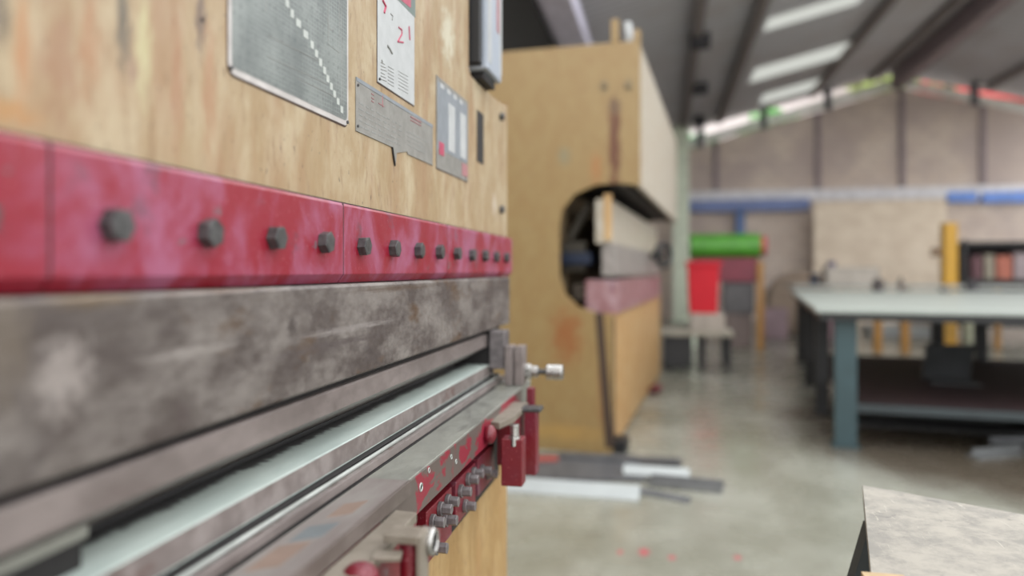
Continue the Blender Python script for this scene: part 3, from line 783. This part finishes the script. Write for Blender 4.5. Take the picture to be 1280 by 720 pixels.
# outside: greenery and a red roof seen through the strip under the roof
def leafy(name, c, r, rgb, label, seed):
    random.seed(seed)
    root = thing(name, (c[0], c[1], 0), label, 'tree', 0, 'trees beyond the gable wall')
    mb = MB()
    for k in range(260):
        a, b_ = random.uniform(0, 2*PI), random.uniform(-1, 1); rr = r*random.uniform(.55, 1)
        p = Vector(c)+Vector((rr*math.cos(a)*math.sqrt(1-b_*b_), .6*rr*math.sin(a)*math.sqrt(1-b_*b_), rr*b_*.75))
        s = r*random.uniform(.10, .2)
        mb.obox(p, s, s, s*.15, random.uniform(0, 6), random.uniform(0, 3), random.uniform(0, 3))
    mb.build('foliage', simple(name+'_leaf', rgb, .8, 0, .4, 3), root, smooth=False)
    MB().cyl((c[0], c[1], 0), (c[0], c[1], c[2]), .16, 12, .08).build('trunk', simple(name+'_bark', (90, 74, 58), .9), root)
leafy('green_tree', (.9, YB+3.2, 4.6), 1.1, (84, 150, 96), 'dark green tree outside at the left end of the gable opening', 1)
leafy('green_tree', (3.2, YB+3.4, 5.3), 1.0, (104, 168, 92), 'mid green tree outside under the left roof slope', 2)
leafy('green_tree', (6.2, YB+3.6, 7.2), 1.3, (168, 184, 104), 'yellow-green tree outside under the roof ridge', 3)
pw_ = MB().box(-6, 7.6, YB+5.2, YB+5.4, 0, 9.5).build('added_sky_cover', simple('pale_sky_screen', (216, 204, 202), .8), None, origin=(1, YB+5.3, 0))  # screen added outside to dim the sky seen under the gable roof
tag(pw_, 'pale pinkish high screen added outside to cover the bright sky in the gable opening', 'screen')
leafy('green_tree', (7.3, YB+1.7, 6.4), .6, (190, 196, 110), 'pale yellow-green tree outside just right of the roof ridge', 4)
rr = thing('house', (11, YB+5, 0), 'house with a red roof seen through the opening at the right', 'building')
MB().box(8.3, 13.0, YB+4.6, YB+7, 0, 6.3).build('wall', simple('house_wall', (206, 200, 194), .9), rr)
MB().prism([(8.1, 6.35), (13.5, 5.8), (13.5, 7.0), (8.1, 7.7)], 'y', YB+4.0, YB+7.2).build('roof', simple('red_tiles', (220, 70, 70), .8), rr)
struct(MB().box(-12, 26, YB+.601, 45, -.12, -.02).build('floor_outside', simple('outside_ground', (150, 150, 140), .9)))

# ================================================================== hall contents
G = 1.0
# green-grey column
CY = 18.9
cx0, cx1 = onY(841, 300, CY), onY(861, 300, CY)
col = thing('steel_column', ((cx0.x+cx1.x)/2, CY, 0), 'pale green-grey steel column between the far press brake and the red bin', 'column')
mc = simple('green_grey_paint', (222, 230, 208), .5)
x0, x1 = cx0.x, cx1.x; zc = rz(x0)-.01
MB().box(x0, x1, CY-.15, CY-.13, .02, zc).box(x0, x1, CY+.13, CY+.15, .02, zc).box((x0+x1)/2-.008, (x0+x1)/2+.008, CY-.131, CY+.131, .02, zc).build('column_shaft', mc, col)
MB().box(x0-.08, x1+.08, CY-.2, CY+.2, 0, .02).build('base_plate', mc, col)
G = .70
# machine with green cover
gY = 12.4
g0, g1 = onY(862, 293, gY), onY(950, 323, gY)
gm = thing('rolling_machine', ((g0.x+g1.x)/2, gY, 0), 'workshop machine with bright green drum cover and dark red body, behind the red bin', 'machine')
rad = (g0.z-g1.z)/2
MB().cyl((g0.x, gY, (g0.z+g1.z)/2), (g1.x, gY, (g0.z+g1.z)/2), rad, 32).build('drum_cover', simple('bright_green_paint', (92, 172, 52), .45), gm, bevel=.02)
MB().cyl((g1.x+.001, gY, (g0.z+g1.z)/2), (g1.x+.09, gY, (g0.z+g1.z)/2), rad*.8, 24).build('end_cap', simple('red_cap', (196, 60, 66), .5), gm, bevel=.01)
q0, q1 = onY(866, 325, gY), onY(946, 352, gY)
MB().box(q0.x, q1.x, gY-.2, gY+.2, q1.z, g1.z+.01).build('body', simple('maroon_body', (136, 44, 62), .5), gm, bevel=.01)
q0, q1 = onY(903, 352, gY), onY(942, 392, gY)
MB().box(q0.x, q1.x, gY-.15, gY+.15, q1.z, q0.z+.001).build('gear_box', simple('grey_gear_box', (96, 92, 92), .6), gm, bevel=.02)
MB().box(q0.x+.05, q1.x-.05, gY-.12, gY+.12, .0, q1.z).build('pedestal', simple('dusty_pedestal', (128, 112, 106), .8), gm, bevel=.02)
ml = simple('orange_leg_paint', (176, 124, 48), .5)
for yy in (gY-.22, gY+.2):
    a_ = onY(946, 330, yy); MB().box(a_.x, a_.x+.10, yy-.03, yy+.03, 0, a_.z+.04).build('leg', ml, gm, bevel=.008)
MB().box(g0.x+.02, g0.x+.1, gY-.1, gY+.1, 0, q0.z+.1).build('leg', mc, gm, bevel=.008)
# trolley, pale box and red bin
tY = 9.6
a_, b_ = onY(826, 414, tY), onY(914, 458, tY)
tr_ = thing('trolley', ((a_.x+b_.x)/2, tY, 0), 'low dark trolley with a pale deck, on the floor beyond the far press brake', 'trolley')
MB().box(a_.x-.0, b_.x, tY-.35, tY+.6, a_.z-.03, a_.z+.03).build('deck', simple('pale_deck', (176, 168, 152), .7), tr_, bevel=.01)
mdk = simple('trolley_dark', (46, 44, 44), .6)
mid = a_.x+(b_.x-a_.x)*.5
MB().box(a_.x+.03, mid-.05, tY-.3, tY+.3, .05, a_.z-.03).build('drawer_box', mdk, tr_, bevel=.01)
for x in (mid+.05, b_.x-.08):
    for y in (tY-.28, tY+.5): MB().box(x, x+.06, y, y+.06, .08, a_.z-.03).cyl((x+.01, y+.03, .045), (x+.05, y+.03, .045), .045, 16).build('leg', mdk, tr_)
for y in (tY-.2, tY+.2): MB().cyl((a_.x+.1, y, .04), (a_.x+.14, y, .04), .04, 16).build('caster', M['black'], tr_)
p0, p1 = onY(862, 391, tY+.05), onY(905, 411, tY+.05)
pbx = MB().box(p0.x, p1.x, tY-.12, tY+.3, a_.z+.03, p0.z).build('carton', simple('pale_carton', (184, 172, 160), .8), None, origin=((p0.x+p1.x)/2, tY+.1, a_.z+.03), bevel=.006)
tag(pbx, 'pale carton on the low trolley, under the red bin', 'box')
n0, n1 = onY(859, 327, tY+.05), onY(899, 389, tY+.05)
rb = thing('red_bin', ((n0.x+n1.x)/2, tY+.1, p0.z), 'bright red plastic bin standing on the pale carton', 'bin')
bmx = MB(); wT, wB = (n1.x-n0.x)/2, (n1.x-n0.x)/2*.86; cxx = (n0.x+n1.x)/2; zb0, zb1 = p0.z+.0, n0.z
V = [(-wB, zb0), (wB, zb0), (wT, zb1), (-wT, zb1)]
inn = [(-wB+.012, zb0+.015), (wB-.012, zb0+.015), (wT-.012, zb1), (-wT+.012, zb1)]
vb = [bmx.b.verts.new((cxx+sx*wB, tY+.1+sy*wB*.8, zb0)) for sx, sy in ((-1,-1),(1,-1),(1,1),(-1,1))]
vt = [bmx.b.verts.new((cxx+sx*wT, tY+.1+sy*wT*.8, zb1)) for sx, sy in ((-1,-1),(1,-1),(1,1),(-1,1))]
it = [bmx.b.verts.new((cxx+sx*(wT-.015), tY+.1+sy*(wT*.8-.015), zb1)) for sx, sy in ((-1,-1),(1,-1),(1,1),(-1,1))]
ib = [bmx.b.verts.new((cxx+sx*(wB-.015), tY+.1+sy*(wB*.8-.015), zb0+.015)) for sx, sy in ((-1,-1),(1,-1),(1,1),(-1,1))]
bmx.b.faces.new(vb); bmx.b.faces.new(ib)
for i in range(4):
    j = (i+1) % 4
    bmx.b.faces.new((vb[i], vb[j], vt[j], vt[i])); bmx.b.faces.new((vt[i], vt[j], it[j], it[i])); bmx.b.faces.new((it[i], it[j], ib[j], ib[i]))
m_rb = simple('red_plastic', (214, 0, 32), .7, 0, .1)
bmx.build('bin_body', m_rb, rb, bevel=.004)
MB().box(cxx-wT-.02, cxx+wT+.02, tY+.1-wT*.8-.02, tY+.1-wT*.8-.0005, zb1-.05, zb1).build('bin_rim', m_rb, rb, bevel=.004)

# round drum / cable reel behind the table
cY = 15.5
p = onY(1000, 324, cY)
cr = thing('cable_reel', (p.x, cY, 0), 'large tan cable reel on edge, standing behind the left end of the big table', 'reel')
rd = p.z
MB().cyl((p.x, cY-.30, .62), (p.x, cY-.26, .62), .62, 40).cyl((p.x, cY+.26, .62), (p.x, cY+.30, .62), .62, 40).build('flange', simple('reel_ply', (158, 138, 120), .8), cr)
MB().cyl((p.x, cY-.26, .62), (p.x, cY+.26, .62), .4, 32).build('core', simple('reel_core', (60, 52, 50), .8), cr)

# big steel table
tc = atd(1020, 386, 5.15)
RT = -math.radians(math.degrees(math.atan((955-640)/924.0))-math.degrees(YAW))
tu, tv = Vector((math.cos(RT), math.sin(RT), 0)), Vector((-math.sin(RT), math.cos(RT), 0))
zt_ = tc.z
bt = thing('work_table', (tc.x, tc.y, 0), 'large steel work table with pale grey-green top and teal legs, at the right', 'table', RT)
def TB(mb, name, mat, par=None, **k):
    bmesh.ops.transform(mb.b, matrix=world(bt), verts=mb.b.verts[:]); return mb.build(name, mat, par or bt, **k)
m_top = simple('pale_green_grey_top', (170, 176, 168), .4, .1, .12, 3); m_teal = simple('teal_leg_paint', (56, 80, 84), .5, .1, .25, 4)
LT, WT = 5.4, 3.3
TB(MB().box(0, WT, 0, LT, zt_-.028, zt_), 'table_top', m_top, bevel=.004)
TB(MB().box(.03, WT-.03, .03, .10, zt_-.08, zt_-.0285).box(.03, .10, .101, LT-.03, zt_-.08, zt_-.0285).box(WT-.1, WT-.03, .101, LT-.03, zt_-.08, zt_-.0285).box(.101, WT-.101, LT-.1, LT-.03, zt_-.08, zt_-.0285), 'top_frame', M['black'])
for x, y in ((.13, .12), (2.9, .12), (.08, 1.35), (.08, 3.05), (.08, LT-.3), (1.35, 3.3), (2.9, LT-.4), (1.75, 3.3)):
    s = .145 if y < .2 else .11
    TB(MB().box(x, x+s, y, y+s, .012, zt_-.0805).box(x-.02, x+s+.02, y-.02, y+s+.02, 0, .012), 'leg', m_teal if y < .2 else M['black'], bevel=.004)
TB(MB().box(.20, WT-.1, .18, 3.4, .295, .31), 'shelf', simple('maroon_shelf', (66, 44, 46), .6, 0, .4, 5))
TB(MB().box(.276, WT-.1, .13, .178, .255, .312), 'shelf_rail', simple('teal_rail', (48, 58, 60), .5), bevel=.003)
TB(MB().box(.20, WT-.1, 3.4, 3.45, .255, .312), 'shelf_rail', M['black'])
TB(MB().box(2.0, 3.1, .5, 1.6, zt_-.30, zt_-.0805), 'drawer_box', M['black'], bevel=.004)
p = onZ(1130, 532, 0)
bp = MB().obox((p.x+.30, p.y+.25, .012), 1.5, .8, .024, RT).obox((p.x+.25, p.y+.3, .034), 1.1, .4, .018, RT+.1).build('shade_slab', M['black'], None, origin=(p.x, p.y, 0), bevel=.002)  # black slabs added to deepen the shade under the table
tag(bp, 'flat black slabs added as the shade on the floor under the big table', 'sheet metal')
# sloping dark plate under the top at the right
def onTable(px, py, z):
    p_ = onZ(px, py, z); return p_
sh = .31
p = onTable(1190, 478, sh)
gs = thing('sheet_stack', (p.x, p.y, sh), 'grey folded sheet metal piece leaning on the shelf of the big table', 'sheet metal', RT)
MB().obox((p.x, p.y+.1, sh+.16), .36, .012, .34, RT, .42).build('bent_sheet', simple('grey_sheet', (92, 94, 96), .5, .3), gs)
MB().obox((p.x, p.y-.02, sh+.006), .36, .26, .010, RT).build('flange', simple('grey_sheet_b', (84, 86, 88), .5, .3), gs)
# sheet offcuts on the floor below the table at the right
for k, (px, py, lx, ly, rot, rgb, lb) in enumerate(((1245, 570, .42, .10, .5, (140, 142, 142), 'front light grey metal offcut on the floor under the table'),
                                       (1268, 558, .34, .14, .2, (120, 122, 124), 'rear grey metal offcut on the floor under the table'))):
    p = onZ(px, py, 0)
    o = MB().obox((p.x, p.y, .008), lx, ly, .014, rot).obox((p.x+.02, p.y+ly/2, .025), lx, .012, .05, rot).build('metal_offcut', simple('offcut_%d' % k, rgb, .4, .5), None, origin=(p.x, p.y, 0), bevel=.002)
    tag(o, lb, 'offcut', 'offcuts under the big table')
# second table beyond, seen over the first one
q = onY(1180, 357, 12.3)
t2 = thing('bench', (q.x, 12.5, 0), 'long pale workbench with wooden legs, standing beyond the big table', 'table')
zt2 = q.z+.0
MB().box(q.x-2.2, q.x+2.4, 12.0, 13.2, zt2-.04, zt2).build('bench_top', simple('pale_bench_top', (176, 178, 172), .6), t2, bevel=.006)
for px in (1092, 1126): 
    x = onY(px, 400, 12.1).x; MB().box(x, x+.11, 12.05, 12.14, 0, zt2-.041).build('leg', ml, t2, bevel=.005)
for x in (q.x-1.9, q.x+1.0, q.x+2.0): MB().box(x, x+.08, 13.05, 13.13, 0, zt2-.041).build('leg', ml, t2, bevel=.005)
x = q.x+2.0; MB().box(x, x+.08, 12.05, 12.14, 0, zt2-.041).build('leg', ml, t2, bevel=.005)
# containers under/behind
for k, (px, py0, py1, wpx, rgb, lb) in enumerate(((1184, 385, 425, 22, (206, 208, 176), 'taller cream canister on the floor beyond the big table'), (1213, 385, 412, 17, (202, 204, 178), 'shorter cream canister beyond the big table, right of the taller one'))):
    Yk = 14.3+.1*k; a_, b_ = onY(px-wpx/2, py0, Yk), onY(px+wpx/2, py1, Yk)
    c_ = (a_.x+b_.x)/2; r_ = (b_.x-a_.x)/2
    o = thing('canister', (c_, Yk, 0), lb, 'canister', 0, 'cream canisters')
    hh = 1.25 if k == 0 else 1.15
    mtl = simple('cream_plastic_%d' % k, rgb, .5, 0, .08)
    MB().cyl((c_, Yk, 0), (c_, Yk, hh*.75), r_, 24).cyl((c_, Yk, hh*.75), (c_, Yk, hh*.85), r_, 24, r_*.5).build('canister_body', mtl, o)
    MB().cyl((c_, Yk, hh*.85), (c_, Yk, hh*.90), r_*.4, 16).build('canister_cap', M['dark'], o)
# small things on the big table
def small(px, py, w_, h_, rgb, name, lb, cat, shape='box', off=5.2):
    p_ = onZ(px, py, zt_)
    mb_ = MB()
    if shape == 'box': mb_.obox((p_.x, p_.y, zt_+h_/2), w_, w_*.7, h_, .3).obox((p_.x, p_.y-.01, zt_+h_*1.08), w_*.5, w_*.5, h_*.15, .3)
    else: mb_.cyl((p_.x, p_.y, zt_), (p_.x, p_.y, zt_+h_*.8), w_/2, 20).cyl((p_.x, p_.y, zt_+h_*.8), (p_.x, p_.y, zt_+h_), w_/4, 16)
    o_ = mb_.build(name, simple(name+'_mat_%d' % px, rgb, .6), None, origin=(p_.x, p_.y, zt_), bevel=.004)
    tag(o_, lb, cat)
small(1098, 364, .12, .14, (74, 64, 62), 'tool_box', 'small dark tool box standing on the table top, left of the yellow post', 'box')
small(1126, 364, .07, .18, (112, 98, 90), 'spray_can', 'small brown can standing on the table top beside the dark tool box', 'can', 'c')
small(1215, 364, .12, .10, (66, 62, 66), 'grinder', 'small dark grinder lying on the table top, right of the yellow post', 'tool')
small(1182, 366, .0001+.09, .06, (120, 112, 104), 'wooden_block', 'small brown block on the table top by the yellow post', 'block')
# stack on the bench: pale box & blue cup
pY = 12.5
for px0, px1, pyt, pyb, rgb, nm, lb, ct in ((1030, 1095, 334, 352, (184, 174, 162), 'crate', 'wide pale crate on the far bench, in front of the pale partition', 'crate'),
                                     (1012, 1024, 342, 353, (64, 66, 78), 'cup', 'small dark blue cup at the left end of the far bench', 'cup'),
                                     (1034, 1044, 327, 333.5, (96, 88, 118), 'jar', 'small violet-blue jar on the pale crate', 'jar')):
    a_, b_ = onY(px0, pyt, pY), onY(px1, pyb, pY)
    base = zt2 if nm != 'jar' else onY(1030, 334, pY).z
    if nm == 'crate':
        o = MB().box(a_.x, b_.x, pY-.2, pY+.2, base, a_.z).build(nm, simple(nm+'_m', rgb, .7), None, origin=((a_.x+b_.x)/2, pY, base), bevel=.01)
    else:
        c_ = (a_.x+b_.x)/2; o = MB().cyl((c_, pY, base), (c_, pY, a_.z), (b_.x-a_.x)/2, 20, (b_.x-a_.x)/2*1.1).build(nm, simple(nm+'_m', rgb, .7), None, origin=(c_, pY, base))
    tag(o, lb, ct)
# reddish machine parts left of it
# goods beyond the table
def goods(name, px0, px1, pyt, Yk, dep, rgb, lb, ct, gp=None, lid=.03):
    a_, b_ = onY(px0, pyt, Yk), onY(px1, pyt, Yk)
    mb_ = MB().box(a_.x, b_.x, Yk, Yk+dep, 0, a_.z-lid).box(a_.x-.02, b_.x+.02, Yk-.02, Yk+dep+.02, a_.z-lid, a_.z)
    o_ = mb_.build(name, simple(name+'_%d' % px0, rgb, .75, 0, .25, 4), None, origin=((a_.x+b_.x)/2, Yk+dep/2, 0), bevel=.012)
    tag(o_, lb, ct, gp)
goods('pink_crate', 955, 985, 386, 14.2, .5, (176, 150, 156), 'dusty pink crate on the floor beyond the left end of the big table', 'crate', 'dusty pink crates')
goods('pink_crate', 1018, 1046, 385, 14.2, .5, (184, 150, 158), 'dusty pink crate seen between the left legs of the big table', 'crate', 'dusty pink crates')
goods('black_crate', 960, 984, 362, 16.6, .5, (44, 42, 44), 'black crate beyond the big table, behind a dusty pink crate', 'crate')
goods('white_pallet_box', 1088, 1165, 408, 15.2, .6, (196, 198, 196), 'low white box on the floor seen under the big table', 'box')
goods('tan_cabinet', 1130, 1164, 378, 16.2, .4, (196, 180, 160), 'pale tan cabinet seen under the big table, right of the orange bench legs', 'cabinet')
goods('brown_crate', 926, 940, 372, 14.2, .4, (140, 112, 104), 'narrow brown crate behind the machine with the green cover', 'crate')
# yellow post
yp = onY(1186, 279, 13.6); yq = onY(1195, 279, 13.6)
pr = thing('yellow_post', ((yp.x), 13.6, 0), 'bright yellow upright steel post beyond the big table', 'post')
hw = (onY(1195, 300, 13.6).x-onY(1178, 300, 13.6).x)/2
my = simple('yellow_paint', (214, 160, 28), .45, 0, .12)
MB().box(yp.x-hw, yp.x+hw, 13.5, 13.7, .02, yp.z).build('post', my, pr, bevel=.01)
MB().box(yp.x-hw-.1, yp.x+hw+.1, 13.4, 13.8, 0, .02).build('base_plate', my, pr)
MB().box(yp.x-hw-.16, yp.x-hw, 13.55, 13.65, yp.z-.55, yp.z-.42).build('arm', simple('brown_arm', (136, 104, 74), .7), pr, bevel=.01)
# dark rack at the right with goods
rkY = 14.6
a_, b_ = onY(1204, 302, rkY), onY(1330, 352, rkY)
rk = thing('storage_rack', (a_.x, rkY, 0), 'dark storage rack against the far wall at the right edge', 'rack')
zsl = [.3, onY(1250, 349, rkY).z, a_.z]
for x in (a_.x, b_.x):
    for y in (rkY, rkY+.7): MB().box(x, x+.06, y, y+.06, 0, a_.z+.04).build('upright', mdk, rk)
for i, z in enumerate(zsl): MB().box(a_.x, b_.x+.06, rkY-.01, rkY+.78, z-.07, z-.001).build('shelf', mdk, rk, bevel=.004)
MB().box(a_.x+.06, b_.x, rkY+.76, rkY+.79, .3, a_.z).build('back_panel', simple('rack_back', (62, 54, 58), .8), rk)
for i, (px0, px1, pyt, rgb, lb) in enumerate(((1213, 1225, 322, (116, 78, 84), 'dull maroon box on the dark rack, leftmost'), (1228, 1240, 320, (160, 150, 132), 'pale buff box on the dark rack, right of the maroon one'),
                                           (1243, 1262, 322, (190, 112, 92), 'orange-red box on the dark rack'), (1265, 1290, 318, (172, 156, 158), 'pale pinkish box on the dark rack at the right edge'))):
    p_, q_ = onY(px0, pyt, rkY+.2), onY(px1, pyt, rkY+.2)
    o = MB().box(p_.x, q_.x, rkY+.1, rkY+.5, zsl[1], p_.z).box(p_.x-.01, q_.x+.01, rkY+.09, rkY+.51, p_.z, p_.z+.03).build('storage_box', simple('rack_box_%d' % i, rgb, .7), None, origin=((p_.x+q_.x)/2, rkY+.3, zsl[1]), bevel=.006)
    tag(o, lb, 'box', 'boxes on the dark rack')

G = .62
# ================================================================== metal profiles lying on the floor
def bar(name, p0, p1, wd, ht, z, mat, lb, cat, kind='angle'):
    a, b = onZ(p0[0], p0[1], z), onZ(p1[0], p1[1], z)
    d_ = b-a; L = d_.length; rz_ = math.atan2(d_.y, d_.x); c_ = (a+b)/2
    o_ = thing(name, (c_.x, c_.y, z), lb, cat, rz_) if False else None
    mb_ = MB()
    if kind == 'flat': mb_.obox((0, 0, ht/2), L, wd, ht)
    elif kind == 'channel': mb_.obox((0, 0, .003), L, wd, .006).obox((0, wd/2-.003, ht/2), L, .006, ht).obox((0, -wd/2+.003, ht/2), L, .006, ht)
    else: mb_.prism([(-wd/2, 0), (wd/2, 0), (wd/2, .006), (0, ht), (-wd/2, .006)], 'x', -L/2, L/2)
    o_ = mb_.build(name, mat)
    o_.location = (c_.x, c_.y, z); o_.rotation_euler = (0, 0, rz_)
    return tag(o_, lb, cat, 'metal stock on the floor')
m_gr = steel('dark_sheet_steel', (92, 92, 94), (108, 108, 110), (.45, .6), .3); m_wh = simple('white_profile', (180, 184, 182), .4, .1, .1); m_g2 = steel('mid_grey_steel', (128, 128, 128), (146, 146, 146), (.4, .5), .3)
bar('steel_sheet', (640, 584), (800, 586), .60, .016, 0, m_gr, 'dark grey flat sheet, lowest and largest of the stock on the floor', 'sheet metal', 'flat')
bar('steel_strip', (700, 571), (852, 579), .10, .02, .0162, m_gr, 'long dark strip along the back of the floor stack', 'strip', 'flat')
bar('red_strip', (648, 575), (697, 575), .07, .018, .0162, simple('red_strip_paint', (186, 84, 72), .6), 'short dull red strip on the dark sheet at the far press brake', 'strip', 'flat')
bar('white_channel', (598, 606), (800, 620), .20, .06, 0, m_wh, 'long white channel profile at the front of the floor stack', 'profile')
bar('white_angle', (780, 590), (862, 596), .12, .05, .018, m_wh, 'short white profile lying across the dark sheet', 'profile')
bar('grey_channel', (812, 604), (904, 613), .14, .04, 0, m_g2, 'grey channel profile at the right end of the floor stack', 'profile', 'channel')
bar('dark_angle', (800, 616), (862, 628), .05, .03, 0, m_gr, 'short dark angle piece at the front right of the floor stack', 'profile')

# ================================================================== foreground bench at lower right
zb_ = H-.40
P = [onZ(1078, 606, zb_), onZ(1280, 643, zb_), onZ(1420, 668, zb_), onZ(1440, 900, zb_), onZ(1106, 900, zb_)]
t = NT('worn_board')
c = t.mix(t.ramp(t.noise(16, (1, 1, 1), 6, .75, .2), .36, .64), lin((140, 135, 126)), lin((172, 165, 152)))
c = t.mix(t.ramp(t.noise(28, (1, 1, 1), 5, .7, 1.2), .60, .70, 0, .6), c, lin((100, 96, 92)))
c = t.mix(t.ramp(t.noise(60, (1, .15, 1), 4, .7, 2.0), .62, .70, 0, .55), c, lin((206, 200, 182)))
t.col(c); t.rough(.6); t.bump(t.noise(50), .3, .002)
fb = thing('work_stand', ((P[0].x+.3), P[0].y-.3, 0), 'stand with a worn grey board top in the lower right foreground', 'stand')
MB().prism([(p.x, p.y) for p in P], 'z', zb_-.014, zb_).build('board_top', t.m, fb, bevel=.001)
md = simple('dark_edge', (62, 52, 50), .7)
inner = [(p.x, p.y) for p in P]
cxm = sum(p[0] for p in inner)/5; cym = sum(p[1] for p in inner)/5
sh_ = [(x+(cxm-x)*.006, y+(cym-y)*.006) for x, y in inner]
MB().prism(sh_, 'z', zb_-.030, zb_-.0142).build('board_edge', md, fb)
mtd = simple('dark_teal_steel', (22, 34, 38), .5)
for p in (P[0], P[2], P[4]):
    x = p.x+(-.008 if p is not P[2] else -.06); y = p.y-.13 if p is not P[4] else p.y+.1
    dx = -.22 if p is not P[2] else .11
    mb = MB(); n = 4
    a = Vector((x, y, zb_-.031)); b_ = Vector((x+dx, y, 0))
    m_ = MB(); vs = []
    for c_ in (a, b_):
        vs.append([m_.b.verts.new((c_.x+sx*.018, c_.y+sy*.018, c_.z)) for sx, sy in ((-1,-1),(1,-1),(1,1),(-1,1))])
    m_.b.faces.new(vs[0]); m_.b.faces.new(vs[1])
    for i in range(4): m_.b.faces.new((vs[0][i], vs[0][(i+1) % 4], vs[1][(i+1) % 4], vs[1][i]))
    m_.build('leg', mtd, fb)
wp0 = onZ(1076, 714, zb_+.018); 
wd = MB().box(wp0.x, wp0.x+.05, wp0.y-.25, wp0.y, zb_+.0003, zb_+.018).build('wood_offcut', simple('fresh_wood', (206, 176, 132), .7, 0, .2, 30), None, origin=(wp0.x+.02, wp0.y-.1, zb_), bevel=.001)
tag(wd, 'small pale wood strip lying on the near edge of the board-topped stand', 'wood')

# ================================================================== light
wld = bpy.data.worlds.new('sky'); bpy.context.scene.world = wld; wld.use_nodes = True
nt = wld.node_tree; bg = nt.nodes['Background']
tc_ = nt.nodes.new('ShaderNodeTexCoord'); sx = nt.nodes.new('ShaderNodeSeparateXYZ'); nt.links.new(tc_.outputs['Generated'], sx.inputs[0])
cr_ = nt.nodes.new('ShaderNodeValToRGB'); nt.links.new(sx.outputs[2], cr_.inputs[0])
e = cr_.color_ramp.elements
e[0].position = 0.0; e[0].color = (.45, .44, .41, 1)
e[1].position = 1.0; e[1].color = (1.0, 1.03, 1.06, 1)
n_ = e.new(.02); n_.color = (.9, .91, .92, 1)
nt.links.new(cr_.outputs[0], bg.inputs['Color']); bg.inputs['Strength'].default_value = 2.95

cam = bpy.data.cameras.new('camera'); co = bpy.data.objects.new('camera', cam); C.objects.link(co)
co.location = (0, 0, H); co.rotation_euler = (PI/2, 0, YAW)
cam.sensor_width = 36; cam.lens = FP/1280*36
cam.shift_y = -(360-HZ)/1280
cam.clip_start = .02; cam.clip_end = 200
cam.dof.use_dof = True; cam.dof.focus_distance = 1.12; cam.dof.aperture_fstop = 1.5
sc = bpy.context.scene
sc.camera = co
sc.view_settings.view_transform = 'Standard'; sc.view_settings.look = 'None'
sc.view_settings.gamma = 1; sc.view_settings.use_curve_mapping = False
sc.view_settings.exposure = 0.3
